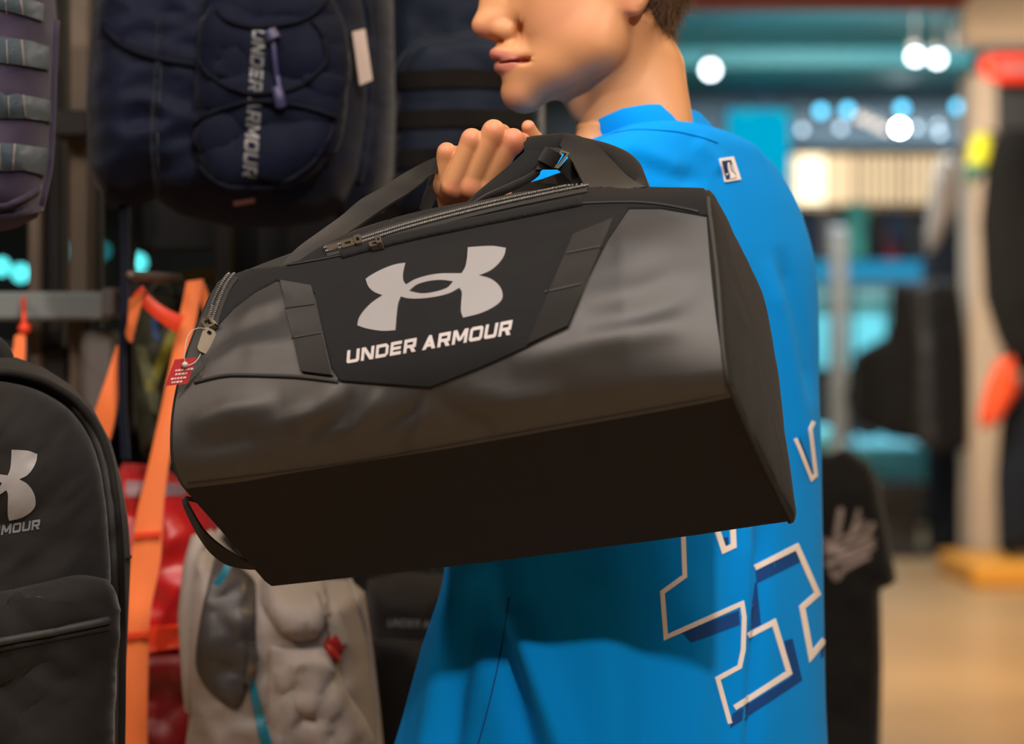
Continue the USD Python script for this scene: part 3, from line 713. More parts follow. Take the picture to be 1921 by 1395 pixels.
def build_body():
    b = Blob(); yaw = -math.radians(9); S = MPP
    E = lambda u, v, w, r, **k: b.ball(hd(u, v, w), np.array(r) * S, yaw=yaw, **k)
    C = lambda p, q, ra, rb, **k: b.cone(hd(*p), hd(*q), ra * S, rb * S, **k)
    # skull, cheeks, jaw
    E(1132, -95, 0, (178, 142, 150), k=.02)
    E(1048, -30, 0, (104, 106, 130), k=.018)
    E(1040, 52, 0, (82, 74, 92), k=.015)
    E(1066, 14, 60, (80, 52, 74), k=.018); E(1066, 14, -60, (80, 52, 74), k=.018)
    for s in (1, -1):
        C((988, 166, 14 * s), (1125, 78, 92 * s), 34, 40, k=.02)
        C((1125, 78, 92 * s), (1160, -20, 112 * s), 40, 30, k=.02)
        E(1086, 75, 68 * s, (80, 46, 62), k=.022)
    E(980, 175, 0, (29, 34, 32), k=.012)
    E(966, 172, 0, (21, 24, 24), k=.010)
    E(970, 112, 0, (42, 50, 52), k=.012)
    E(1042, 130, 0, (82, 84, 46), k=.018)
    # lips: upper, lower and the line between
    E(943, 104, 0, (24, 34, 10.5), k=.005, tilt=.18)
    E(952, 103, 16, (26, 24, 9), k=.008, tilt=.1); E(952, 103, -16, (26, 24, 9), k=.008, tilt=.1)
    E(949, 130, 0, (21.5, 30, 13.5), k=.005, tilt=-.1); E(958, 127, 16, (22, 22, 10), k=.006); E(958, 127, -16, (22, 22, 10), k=.006)
    E(926, 116, 0, (22, 50, 2.4), k=.0012, cut=True, tilt=-.02); E(960, 115, 44, (32, 22, 2.6), k=.0012, cut=True, tilt=-.06); E(984, 112, 60, (6, 6, 2.0), k=.008, cut=True)
    E(920, 150, 0, (14, 40, 7), k=.012, cut=True)
    # nose
    C((938, -100, 0), (906, 46, 0), 13, 15.5, k=.012)
    E(906, 48, 0, (17.5, 17, 17), k=.010)
    C((912, 52, 0), (940, 72, 0), 10, 9, k=.008)
    for s in (1, -1):
        C((938, 0, 4 * s), (974, 22, 26 * s), 12, 15, k=.02); E(936, 40, 14 * s, (26, 18, 24), k=.012)
        E(946, 56, 27 * s, (24, 15, 17), k=.005, tilt=.12)
        E(929, 75, 20 * s, (16, 11, 8), k=.002, cut=True, tilt=.12)
    E(976, 56, 38, (2.5, 7, 11), k=.010, cut=True, tilt=.25)
    # eye sockets and brow
    for s in (1, -1):
        E(962, -92, 46 * s, (26, 30, 20), k=.014, cut=True)
        C((942, -128, 12 * s), (985, -132, 84 * s), 14, 12, k=.02)
        E(983, -90, 46 * s, (25, 26, 24), k=.008); E(957, -90, 46 * s, (22, 21, 6.5), k=.002, cut=True)
    # ear: a shell with a lobe
    for s in (1, -1):
        E(1196, -52, 146 * s, (30, 9, 60), k=.008, tilt=.12)
        E(1187, 4, 138 * s, (22, 9.5, 22), k=.010)
        C((1178, -92, 152 * s), (1222, -92, 158 * s), 8, 9, k=.006); C((1222, -92, 158 * s), (1220, -20, 152 * s), 9, 8, k=.006)
        C((1220, -20, 152 * s), (1192, 16, 142 * s), 8, 9, k=.006)
        E(1190, -50, 160 * s, (14, 8, 28), k=.005, cut=True)
    # neck
    C((1160, 40, 0), (1178, 220, 0), 80, 88, k=.012)
    C((1190, 60, 0), (1214, 300, 0), 58, 86, k=.02)
    C((1240, 130, 30), (1262, 300, 80), 30, 42, k=.03); C((1240, 130, -30), (1275, 300, -80), 30, 42, k=.03)
    C((1205, 40, 86), (1112, 262, 22), 17, 11, k=.018); C((1205, 40, -86), (1112, 262, -22), 17, 11, k=.018)
    E(1084, 196, 0, (20, 22, 26), k=.02)
    # trunk and arms under the shirt
    psi = math.radians(35); lf = np.array([-math.sin(psi), -math.cos(psi), 0]); fw = np.array([-math.cos(psi), math.sin(psi), 0])
    base = np.array([.125, 2.475, 0])
    at = lambda l, f, z: base + lf * l + fw * f + np.array([0, 0, z])
    for z, l, f, r in ((1.40, .10, -.01, .075), (1.28, .085, 0, .085), (1.12, .07, 0, .085), (1.0, .075, 0, .085), (.92, .08, 0, .085)):
        for s in (-1, 1): b.ball(at(l * s, f, z), (r * 1.05, r, r * 1.25), k=.05, yaw=psi)
    shL, shR = at(.150, .01, 1.385), at(-.150, 0, 1.40)
    b.cone(at(.03, 0, 1.44), shL, .05, .045, k=.04); b.cone(at(-.03, 0, 1.44), shR, .05, .045, k=.04)
    elR, haR = at(-.215, -.03, 1.13), at(-.215, .06, .90)
    b.cone(shR, elR, .05, .038, k=.03); b.cone(elR, haR, .038, .026, k=.02); b.ball(haR + [0, 0, -.07], (.02, .04, .08), k=.03, yaw=psi)
    for q in range(4): b.cone(haR + fw * (.03 - .02 * q) + [0, 0, -.13], haR + fw * (.028 - .02 * q) + lf * .02 + [0, 0, -.19], .009, .0075, k=.006)
    b.cone(haR + fw * .035 + [0, 0, -.05], haR + fw * .06 + lf * .015 + [0, 0, -.12], .011, .008, k=.01)
    elL = P(940, 900, 2.345); wr = P(880, 455, 2.262)
    b.cone(shL, elL, .045, .040, k=.03); b.cone(elL, wr, .040, .026, k=.02)
    # the holding hand: four fingers over the grip, thumb on the far side
    H = P; r = lambda x: x * 2.2 / F
    for m, p, d, t, rr in (((912, 344, 2.200), (962, 262, 2.182), (978, 268, 2.212), (970, 300, 2.238), (21, 20.5, 18, 16)),
                           ((879, 349, 2.197), (926, 246, 2.180), (940, 252, 2.212), (934, 292, 2.240), (21, 21, 18.5, 16.5)),
                           ((848, 350, 2.196), (885, 261, 2.184), (900, 268, 2.214), (896, 304, 2.240), (20, 19.5, 17.5, 15.5)),
                           ((832, 340, 2.206), (838, 285, 2.196), (856, 290, 2.220), (858, 318, 2.240), (17.5, 17, 15, 13.5))):
        q = [H(*x) for x in (m, p, d, t)]
        b.cone(q[0], q[1], r(rr[0]), r(rr[1]), k=.0025); b.ball(q[1] + np.array([0, .003, -.0035]), (r(rr[1]) * 1.06, r(rr[1]), r(rr[1])), k=.003)
        b.cone(q[1], q[2], r(rr[1]) * .95, r(rr[2]), k=.003); b.cone(q[2], q[3], r(rr[2]), r(rr[3]), k=.003)
    for x, y, d, rr in ((884, 352, 2.197, 23), (850, 354, 2.200, 20), (914, 350, 2.203, 22), (834, 352, 2.210, 17)):
        b.ball(H(x, y, d), np.full(3, r(rr)), k=.005)
    for x in ((914, 350, 2.205), (884, 356, 2.205), (852, 358, 2.208), (836, 354, 2.213)): b.cone(H(*x), wr, r(20), r(44), k=.008)
    th = [H(930, 392, 2.25), H(985, 312, 2.262), H(1002, 268, 2.250), H(991, 238, 2.238)]
    b.cone(wr, th[0], r(40), r(30), k=.015); b.cone(th[0], th[1], r(28), r(22), k=.01); b.cone(th[1], th[2], r(21), r(20), k=.004); b.cone(th[2], th[3], r(20), r(13), k=.004)
    m = b.mesh(.0022)
    # finer skin where the face and the hand need it, laid back onto the modelled surface
    for rnd in range(2):
        c = pix(m.triangles_center)
        sel = np.nonzero((m.triangles_center[:, 1] < 2.46) & (((c[:, 0] > 870) & (c[:, 0] < 1010) & (c[:, 1] > 10) & (c[:, 1] < 165)) | ((c[:, 0] > 790) & (c[:, 0] < 1030) & (c[:, 1] > 215) & (c[:, 1] < 400) & (m.triangles_center[:, 1] < 2.29))))[0]
        others = np.setdiff1d(np.arange(len(m.faces)), sel)
        nv0 = len(m.vertices); rim = np.intersect1d(m.faces[sel].ravel(), m.faces[others].ravel())
        rimset = np.zeros(nv0, bool); rimset[rim] = True
        e = np.sort(np.vstack([m.faces[sel][:, [0, 1]], m.faces[sel][:, [1, 2]], m.faces[sel][:, [2, 0]]]), axis=1)
        ue, cnt = np.unique(e, axis=0, return_counts=True)
        border_mid = {tuple(np.round(x, 7)) for x in m.vertices[ue[cnt == 1]].mean(1)}
        v, f = trimesh.remesh.subdivide(np.array(m.vertices), np.array(m.faces), face_index=sel)
        m = tm(v, f)
        mv = np.unique(m.faces[np.isin(np.arange(len(m.faces)), np.arange(len(others), len(m.faces)))].ravel()) if False else np.arange(nv0, len(v))
        mv = np.concatenate([np.setdiff1d(np.unique(m.faces[-4 * len(sel):].ravel()), rim)])
        keep = np.array([tuple(np.round(x, 7)) not in border_mid for x in m.vertices[mv]])
        mv = mv[keep]; p = np.array(m.vertices[mv])
        for it in range(2):
            d0 = b.field(p, .03); h = 3e-4
            g = np.stack([(b.field(p + h * np.eye(3)[k], .03) - d0) / h for k in range(3)], 1)
            p = p - g * (np.clip(d0, -.0015, .0015) / np.maximum((g * g).sum(1), .25))[:, None]
        V = np.array(m.vertices); V[mv] = p; m = tm(V, m.faces)
    return m
body_mesh = build_body()
person = thing('person', 'person in an oversized blue T-shirt, face in profile, one hand gripping the duffel bag', 'person', (.125, 2.475, 0))
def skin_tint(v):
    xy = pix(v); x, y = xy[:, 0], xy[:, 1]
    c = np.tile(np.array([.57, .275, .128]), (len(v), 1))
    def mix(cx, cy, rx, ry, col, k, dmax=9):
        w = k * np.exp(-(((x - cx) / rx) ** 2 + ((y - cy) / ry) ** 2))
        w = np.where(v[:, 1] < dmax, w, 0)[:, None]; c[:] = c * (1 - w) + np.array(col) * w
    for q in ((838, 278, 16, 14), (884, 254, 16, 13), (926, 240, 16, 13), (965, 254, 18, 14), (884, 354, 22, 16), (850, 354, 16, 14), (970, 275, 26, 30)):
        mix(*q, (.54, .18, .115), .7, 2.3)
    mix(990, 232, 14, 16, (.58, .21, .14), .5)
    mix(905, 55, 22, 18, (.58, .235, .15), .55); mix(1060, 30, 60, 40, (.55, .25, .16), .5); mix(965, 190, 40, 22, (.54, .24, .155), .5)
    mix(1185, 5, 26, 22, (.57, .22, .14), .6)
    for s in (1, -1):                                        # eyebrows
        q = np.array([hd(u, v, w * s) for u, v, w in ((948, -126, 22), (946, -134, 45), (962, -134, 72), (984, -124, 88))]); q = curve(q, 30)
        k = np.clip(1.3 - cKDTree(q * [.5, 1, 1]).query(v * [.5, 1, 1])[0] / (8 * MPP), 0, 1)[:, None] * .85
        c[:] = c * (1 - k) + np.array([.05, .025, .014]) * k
    # lips
    lip = sg.Polygon([(908, 99), (925, 95), (940, 98), (962, 104), (986, 112), (966, 121), (951, 133), (938, 140), (924, 140), (908, 130)]).buffer(2)
    nf = (pix(v)[:, 0] < 995) & (np.abs(y - 120) < 40)
    dd = shapely.distance(shapely.points(xy[nf]), lip)
    w = np.clip(1 - dd / 4, 0, 1)[:, None] * .8
    c[nf] = c[nf] * (1 - w) + np.array([.50, .165, .135]) * w
    ln = sg.LineString([(912, 116), (930, 118), (948, 117), (968, 113), (988, 112)])
    dd = shapely.distance(shapely.points(xy[nf]), ln); w = np.clip(1.4 - dd / 2.2, 0, 1)[:, None] * .6
    c[nf] = c[nf] * (1 - w) + np.array([.16, .04, .035]) * w
    return c
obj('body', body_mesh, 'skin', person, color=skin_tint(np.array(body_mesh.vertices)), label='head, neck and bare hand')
for s in (1, -1):
    e = trimesh.creation.icosphere(3, 22.5 * MPP).apply_translation(hd(984, -90, 46 * s)); obj('eye', e, 'eye_white', person, smooth=True)
    i = trimesh.creation.icosphere(2, 10.5 * MPP).apply_translation(hd(970, -90, 46 * s)); obj('iris', i, 'eye_dark', person, smooth=True)

# hair: a cap over the skull with fine strands down the nape
SBODY = Surface(body_mesh)
def hair():
    b = Blob(); yaw = -math.radians(9); S = MPP
    b.ball(hd(1148, -105, 0), np.array((180, 155, 158)) * S, k=.02, yaw=yaw)
    b.cone(hd(1222, -20, 0), hd(1222, 52, 0), 54 * S, 38 * S, k=.02)
    for s in (1, -1): b.cone(hd(1232, -40, 72 * s), hd(1238, 40, 40 * s), 46 * S, 22 * S, k=.02)
    b.ball(hd(950, -20, 0), np.array((105, 200, 130)) * S, k=.02, yaw=yaw, cut=True)
    b.ball(hd(1100, 30, 150), np.array((95, 60, 130)) * S, k=.012, yaw=yaw, cut=True); b.ball(hd(1100, 30, -150), np.array((95, 60, 130)) * S, k=.012, yaw=yaw, cut=True)
    b.ball(hd(1190, -40, 150), np.array((30, 30, 64)) * S, k=.01, yaw=yaw, cut=True); b.ball(hd(1190, -40, -150), np.array((30, 30, 64)) * S, k=.01, yaw=yaw, cut=True)
    return b.mesh(.003)
hm = hair()
hm.vertices += np.random.default_rng(3).normal(0, .0006, hm.vertices.shape)
hair_o = obj('hair', hm, 'hair_brown', person, smooth=True, label='short brown hair with a tapered nape')
def strands():
    rg = np.random.default_rng(5)
    fi = np.nonzero((hm.triangles_center[:, 2] > hd(1200, 75)[2]) & (hm.face_normals[:, 1] < .6) & (pix(hm.triangles_center)[:, 0] > 1150))[0]
    pick = rg.choice(fi, 5200)
    bc = rg.dirichlet((1, 1, 1), len(pick))
    p = (hm.triangles[pick] * bc[..., None]).sum(1); n = hm.face_normals[pick]
    down = np.array([.10, -.02, -1.0]) + rg.normal(0, .22, (len(p), 3)) * np.array([1, 1, .4])
    down = down - n * (down * n).sum(1, keepdims=True) * .85
    down /= np.linalg.norm(down, axis=1, keepdims=True)
    L = rg.uniform(.010, .024, len(p))[:, None]
    pts = np.stack([p - n * .001, p + down * L * .5 + n * .0012, p + down * L + n * rg.uniform(-.001, .002, (len(p), 1))], 1)
    c = UsdGeom.BasisCurves.Define(stage, str(hair_o.GetPath()) + '/hair_strands')
    c.CreateTypeAttr('linear'); c.CreateCurveVertexCountsAttr(Vt.IntArray([3] * len(p)))
    c.CreatePointsAttr(Vt.Vec3fArray.FromNumpy((pts.reshape(-1, 3) - _loc[str(person.GetPath())]).astype(np.float32)))
    c.CreateWidthsAttr(Vt.FloatArray.FromNumpy(np.tile([.00042, .00036, .00012], len(p)).astype(np.float32))); c.SetWidthsInterpolation('vertex')
    UsdShade.MaterialBindingAPI.Apply(c.GetPrim()).Bind(M['hair_brown']); meta(c.GetPrim(), kind='stuff')
strands()

# the T-shirt: rings from the collar down to the hem
PSI = math.radians(35)
def shirt_rings():
    rows = [  # py, left and right edge in the photograph, lateral and front-back half widths (their ratio shapes the ring), depth of the ring's centre
        (278, 1098, 1344, .105, .078, 2.440), (288, 1066, 1388, .125, .085, 2.445), (306, 1010, 1440, .16, .095, 2.455), (340, 950, 1473, .195, .11, 2.465), (400, 905, 1505, .215, .125, 2.475), (500, 875, 1530, .225, .135, 2.48),
        (620, 862, 1536, .23, .14, 2.48), (760, 850, 1538, .23, .145, 2.48), (900, 842, 1541, .23, .15, 2.48), (1080, 832, 1545, .235, .16, 2.48), (1200, 792, 1548, .24, .17, 2.48), (1320, 758, 1550, .245, .18, 2.48), (1395, 734, 1553, .25, .185, 2.48), (1480, 716, 1557, .25, .19, 2.48), (1570, 704, 1560, .25, .19, 2.48)]
    T = np.array(rows, float); n, m = 190, 260
    u = np.linspace(0, 1, n) ** 1.0
    key = np.r_[0, np.cumsum(np.maximum(np.diff(T[:, 0]) / 900, .035))]; key /= key[-1]
    R = PchipInterpolator(key, T)(u)
    th = np.arange(m) / m * 2 * np.pi
    out = np.zeros((n, m, 3))
    for i, (py, xl, xr, wl, wd, dc) in enumerate(R):
        ex = 2 / 2.35
        c, s = np.sign(np.cos(th)) * np.abs(np.cos(th)) ** ex, np.sign(np.sin(th)) * np.abs(np.sin(th)) ** ex
        l, f = wl * c, wd * s
        x = -math.sin(PSI) * l - math.cos(PSI) * f; y = -math.cos(PSI) * l + math.sin(PSI) * f
        # fit the silhouette: scale and shift x so that the ring's edges fall on the photographed ones
        for _ in range(3):
            q = CX + F * (x) / (dc + y)
            a = (xr - xl) / (q.max() - q.min()); x = x * a
            q = CX + F * x / (dc + y); x = x + ((xl + xr) / 2 - (q.max() + q.min()) / 2) * dc / F
        z = CZ - (py - CY) / F * dc
        out[i, :, 0], out[i, :, 1], out[i, :, 2] = x, dc + y, z
    return out, th, u
rings, th_, u_ = shirt_rings()
def shirt_mesh():
    pos = rings.copy(); n, m = pos.shape[:2]
    # the neck ring tilts: high at the nape and the side of the neck, low at the throat
    tilt = np.exp(-((u_ - 0) / .10) ** 2)[:, None]
    xr = (pos[..., 0] - pos[..., 0].min(1, keepdims=True)) / np.ptp(pos[..., 0], axis=1)[:, None]
    prof = np.interp(xr, [0, .12, .3, .5, .75, 1], [-.004, .006, .014, .018, .020, .020])
    near = pos[..., 1] < pos[..., 1].mean(1, keepdims=True)
    prof = np.where(near, prof, prof * .6 - .004 * (1 - xr))
    pos[..., 2] += prof * tilt
    du, dv = np.gradient(pos, axis=0), np.roll(pos, -1, 1) - np.roll(pos, 1, 1)
    nr = np.cross(dv, du); nr /= np.linalg.norm(nr, axis=-1, keepdims=True) + 1e-12
    if (nr * (pos - pos.mean(1, keepdims=True))).sum(-1).mean() < 0: nr = -nr
    px = pix(pos); X, Y = px[..., 0], px[..., 1]; nearf = nr[..., 1] < .25
    q = shapely.points(X.ravel(), Y.ravel())
    disp = .004 * (meshkit.fbm(pos * np.array([11, 11, 4]), 3, 2) - .5) * np.clip(u_ * 6 - .3, 0, 1)[:, None]
    def fold(pts, w, amp, side=0):
        s = shapely.LineString(pts); d = shapely.distance(s, q).reshape(X.shape)
        k = shapely.line_locate_point(s, q, normalized=True).reshape(X.shape)
        a, b = np.array(pts[0], float), np.array(pts[-1], float)
        env = np.clip(k * 5, 0, 1) * np.clip((1 - k) * 5, 0, 1) if side == 0 else np.clip(k * 4, 0, 1)
        return np.where(nearf, amp * np.exp(-(d / w) ** 2) * env, 0)
    F_ = [([(948, 1040), (965, 1150), (1010, 1270), (1065, 1430), (1080, 1500)], 26, .014, 1), ([(915, 1060), (930, 1180), (960, 1300), (1000, 1440), (1010, 1500)], 26, -.013, 1),
          ([(1396, 880), (1398, 1000), (1395, 1150), (1385, 1300), (1375, 1500)], 20, .010, 1), ([(1424, 880), (1428, 1000), (1422, 1150), (1412, 1300), (1405, 1500)], 18, -.010, 1),
          ([(1440, 480), (1470, 600), (1500, 760), (1520, 900)], 18, .006, 0), ([(1462, 460), (1500, 620), (1520, 760)], 16, -.005, 0),
          ([(1150, 262), (1210, 290), (1290, 330)], 20, .0045, 0), ([(1160, 290), (1230, 318), (1330, 345)], 16, -.004, 0), ([(1300, 262), (1345, 300), (1352, 330)], 16, .003, 0),
          ([(860, 1060), (835, 1200), (800, 1400), (790, 1500)], 22, .008, 1), ([(890, 1080), (870, 1220), (840, 1420), (830, 1500)], 20, -.008, 1),
          ([(1110, 1000), (1130, 1150), (1150, 1400)], 40, .006, 1), ([(1200, 1000), (1215, 1200), (1220, 1450)], 36, -.005, 1), ([(1300, 1050), (1310, 1250), (1300, 1450)], 36, .005, 1)]
    for a in F_: disp = disp + fold(*a)
    pos = pos + nr * disp[..., None]
    V = pos.reshape(-1, 3); f = []
    for i in range(n - 1):
        for j in range(m):
            j2 = (j + 1) % m
            f += [[i*m+j, (i+1)*m+j, (i+1)*m+j2], [i*m+j, (i+1)*m+j2, i*m+j2]]
    f = np.array(f); t = tm(V, f)
    nn = meshkit.arrays(t, True)[2]
    if (nn * (V - V.mean(0))).sum(1).mean() < 0: f = f[:, ::-1]; nn = -nn
    inner = V - nn * .0022
    N = len(V); edge = []
    for i in (0, n - 1):
        for j in range(m):
            a, b_ = i*m+j, i*m+(j+1) % m
            q4 = [[a, b_, N+b_], [a, N+b_, N+a]]
            edge += q4 if i == 0 else [x[::-1] for x in q4]
    return tm(V, f), tm(np.vstack([V, inner]), np.vstack([f, f[:, ::-1] + N, edge])), pos
shirt_out, shirt_solid, spos = shirt_mesh()
shirt = obj('t_shirt', shirt_solid, 'shirt_blue', person, smooth=True, label='bright blue oversized short-sleeved T-shirt')
SS = Surface(shirt_out)
# ribbed collar standing up from the neck ring
ring0 = spos[0]; ctr0 = ring0.mean(0)
def collar():
    rows = []
    for k, (up, inn) in enumerate(((-.004, -.0008), (.0, .0005), (.006, .002), (.010, .004), (.0155, .0065), (.0165, .008), (.0155, .0095), (.008, .008), (0, .004))):
        o = ring0 - ctr0; o = o / np.linalg.norm(o[:, :2], axis=1, keepdims=True)
        q = ring0 - np.c_[o[:, :2], np.zeros(len(o))] * inn; q[:, 2] += up
        q[:, 0] += -up * .5        # leans back with the neck
        rows.append(q)
    v = np.array(rows); n, m = v.shape[:2]; f = []
    for i in range(n - 1):
        for j in range(m):
            j2 = (j + 1) % m; f += [[i*m+j, i*m+j2, (i+1)*m+j2], [i*m+j, (i+1)*m+j2, (i+1)*m+j]]
    t = tm(v.reshape(-1, 3), f); 
    return t
obj('collar', collar(), 'shirt_blue', shirt, smooth=True)
def strip_seam(pts, r=.0009, lift=.0004, matn='shirt_blue', n=70):
    c = curve(pts, n); p, nn = SS.hit(c); return obj('seam', tube(p + nn * lift, r, 6), matn, shirt, smooth=True)
strip_seam([(1112, 268), (1150, 250), (1200, 243), (1260, 246), (1310, 256), (1346, 268)])
strip_seam([(955, 1120), (945, 1190), (925, 1290), (898, 1394)], matn='print_navy', r=.0007)
# sleeves
def sleeve(a, b, ra, rb, flare=.0):
    t = np.linspace(0, 1, 24)[:, None]; p = a + (b - a) * t
    p[:, 2] += .02 * np.sin(np.pi * t[:, 0])
    r = ra + (rb - ra) * t[:, 0] + .004 * np.sin(t[:, 0] * 17) * t[:, 0]
    return tube(p, r, 40)
shL = np.array([.125, 2.475, 1.40]) + np.array([-math.sin(PSI), -math.cos(PSI), 0]) * .155
shR = np.array([.125, 2.475, 1.40]) - np.array([-math.sin(PSI), -math.cos(PSI), 0]) * .155
obj('sleeve', sleeve(shL, P(948, 800, 2.352), .075, .075), 'shirt_blue', shirt, smooth=True)
obj('sleeve', sleeve(shR, shR + np.array([-.0, .03, -.24]), .075, .085), 'shirt_blue', shirt, smooth=True)
# back print: cream outlines of block characters with a darker drop shade
for pts in ([(1250, 640), (1463, 545), (1455, 590), (1275, 662)], ):
    pass
Z = lambda pts: [(700 + x / 2.134, 895 + y / 2.134) for x, y in pts]
Z2 = lambda pts: [(1400 + x / 2.79, 450 + y / 2.79) for x, y in pts]
navy = [Z([(1238, 622), (1463, 532), (1468, 590), (1272, 660)]), Z([(1440, 945), (1672, 800), (1645, 655), (1678, 645), (1717, 812), (1428, 1005)]),
        Z([(1530, 360), (1700, 290), (1715, 335), (1534, 425)]), Z([(1528, 420), (1536, 425), (1552, 590), (1502, 612)]), Z([(1790, 672), (1806, 640), (1803, 715), (1792, 725)]),
        Z([(1400, 240), (1420, 240), (1424, 275), (1408, 282)]), Z2([(278, 1030), (345, 1200), (352, 1225), (276, 1095)])]
cream = [(Z([(1240, 180), (1241, 256), (1246, 396), (1157, 460), (1171, 640), (1476, 505), (1484, 560), (1480, 690), (1466, 758), (1378, 806), (1428, 985)]), 8.5),
         (Z([(1446, 922), (1664, 782), (1603, 580), (1500, 634)]), 10), (Z([(1527, 362), (1695, 278), (1778, 466), (1716, 520), (1752, 716), (1806, 650)]), 10),
         (Z([(1355, 150), (1403, 292), (1442, 274), (1436, 150)]), 10.5), (Z2([(352, 950), (334, 990), (362, 1230), (340, 1250), (280, 1095), (255, 1040)]), 6.5)]
for q in navy: obj('drop_shade', decal(SS, sg.Polygon(q).buffer(0), .0004, 9, sink=.001), 'print_navy', shirt, smooth=20, label='navy drop shade of a printed character')
for pts, w in cream:
    obj('print_outline', decal(SS, sg.LineString(pts).buffer(w / 2, cap_style=2, join_style=2), .0008, 7, sink=.001), 'print_cream', shirt, smooth=20, label='cream printed outline of a block character')
# small woven patch below the collar: a white-edged navy rectangle with a batter's figure in white
K = lambda pts: [(1250 + x / 2.79, x2 / 2.79) for x, x2 in pts]
patch_o = sg.Polygon(K([(279, 834), (343, 825), (380, 938), (307, 950)])).buffer(1.5, join_style=1)
pt = obj('neck_patch', decal(SS, patch_o, .0016, 4, sink=.001), 'patch_white', shirt, label='small white-edged navy woven patch with a figure')
SP = Surface([shirt_out, decal(SS, patch_o, .0016, 4, sink=.001)])
obj('patch_field', decal(SP, sg.Polygon(K([(290, 843), (337, 837), (368, 930), (313, 940)])), .0004, 3, sink=.0008), 'patch_navy', pt)
fig = shapely.union_all([sg.Polygon(K([(319, 853), (325, 849), (329, 855), (328, 866), (334, 880), (338, 896), (352, 908), (365, 929), (331, 936), (332, 920), (325, 903), (320, 882)])),
                         sg.Polygon(K([(335, 862), (339, 861), (356, 905), (351, 902), (343, 888)])), sg.Point(K([(315, 912)])[0]).buffer(1.8)])
obj('patch_figure', decal(SP, fig, .0009, 3, sink=.0008), 'patch_white', pt)
# trousers and shoes below the frame
def trousers():
    b = Blob(); lf = np.array([-math.sin(PSI), -math.cos(PSI), 0]); fw = np.array([-math.cos(PSI), math.sin(PSI), 0]); base = np.array([.125, 2.475, 0])
    for s in (-1, 1):
        b.ball(base + lf * .06 * s + [0, 0, .93], (.105, .105, .12), k=.05)
        b.cone(base + lf * .09 * s + [0, 0, .88], base + lf * .10 * s + fw * .02 + [0, 0, .48], .095, .075, k=.02)
        b.cone(base + lf * .10 * s + fw * .02 + [0, 0, .48], base + lf * .10 * s + [0, 0, .08], .075, .062, k=.02)
    return b.mesh(.008)
obj('trousers', trousers(), 'trouser_dark', person, smooth=True)
for s in (-1, 1):
    b = Blob(); lf = np.array([-math.sin(PSI), -math.cos(PSI), 0]); fw = np.array([-math.cos(PSI), math.sin(PSI), 0]); base = np.array([.125, 2.475, 0])
    a = base + lf * .10 * s
    b.cone(a + fw * -.06 + [0, 0, .042], a + fw * .17 + [0, 0, .036], .042, .036, k=.02); b.cone(a + [0, 0, .05], a + [0, 0, .11], .045, .04, k=.02)
    sh = b.mesh(.006); sh.vertices[:, 2] = np.maximum(sh.vertices[:, 2], .001); obj('shoe', sh, 'shoe_white', person, smooth=True)
# ------------------------------------------------------------------ the display rack on the left and what hangs on it
mat('rack_bronze', (.105, .080, .060), rough=.5, spec=.4, var=.1)
mat('rack_dark', (.016, .015, .015), spec=0.3, rough=.6)
mat('rack_steel', (.16, .19, .20), rough=.35, spec=.6)
mat('rack_panel', (.020, .021, .023), spec=0.2, rough=.7, var=.2)
mat('rack_grey', (.10, .09, .09), rough=.6)
mat('brass', (.35, .27, .10), rough=.35, metal=.7)
mat('tac_cloth', (.034, .027, .052), spec=0.15, rough=.7, sheen=.2, bump=.2, bscale=300)
mat('tac_strap', (.036, .054, .070), spec=0.2, rough=.7, weave=(900, (0, .2, .9), .6), sheen=.2)
mat('strap_thread', (.15, .13, .13), rough=.8)
mat('navy_ripstop', (.0028, .0056, .019), spec=0.14, rough=.7, sheen=.08, bump=.25, bscale=220)
mat('navy_cloth', (.0055, .008, .019), spec=0.12, rough=.65, sheen=.2, bump=.2, bscale=260)
mat('navy_panel', (.0022, .0044, .0155), spec=0.12, rough=.72, sheen=.05)
mat('cord_dark', (.0035, .0045, .010), spec=0.08, rough=.6)
mat('cord_violet', (.035, .036, .10), rough=.5)
mat('paper_tag', (.50, .39, .33), rough=.6)
mat('print_pale', (.12, .125, .13), rough=.4)
mat('print_pink', (.26, .16, .18), rough=.5)
mat('slate_cloth', (.009, .014, .027), spec=0.12, rough=.6, sheen=.2, bump=.2, bscale=260)
mat('slate_band', (.010, .0085, .0075), spec=0.1, rough=.8, weave=(700, (0, .1, .9), .5))
mat('black_canvas', (.0135, .0125, .0122), spec=0.1, rough=.75, sheen=.12, bump=.35, bscale=900)
mat('red_shell', (.48, .012, .014), rough=.35, sheen=.1, spec=.5)
mat('red_deep', (.20, .006, .008), rough=.45)
mat('orange_strap', (.92, .22, .06), rough=.6, sheen=.2)
mat('orange_red', (.78, .050, .012), rough=.5)
mat('stone_cloth', (.265, .225, .20), rough=.62, sheen=.1, bump=.2, bscale=240)
mat('mesh_grey', (.050, .045, .045), rough=.45, var=.3, vscale=14)
mat('teal_tape', (.004, .16, .235), rough=.5)
mat('red_clip', (.30, .012, .010), rough=.4)
mat('olive_cloth', (.022, .026, .014), rough=.7)
mat('lime_strap', (.18, .17, .012), rough=.6)
mat('blue_patch', (.006, .055, .20), rough=.6)
mat('sage_strap', (.09, .10, .05), rough=.7)

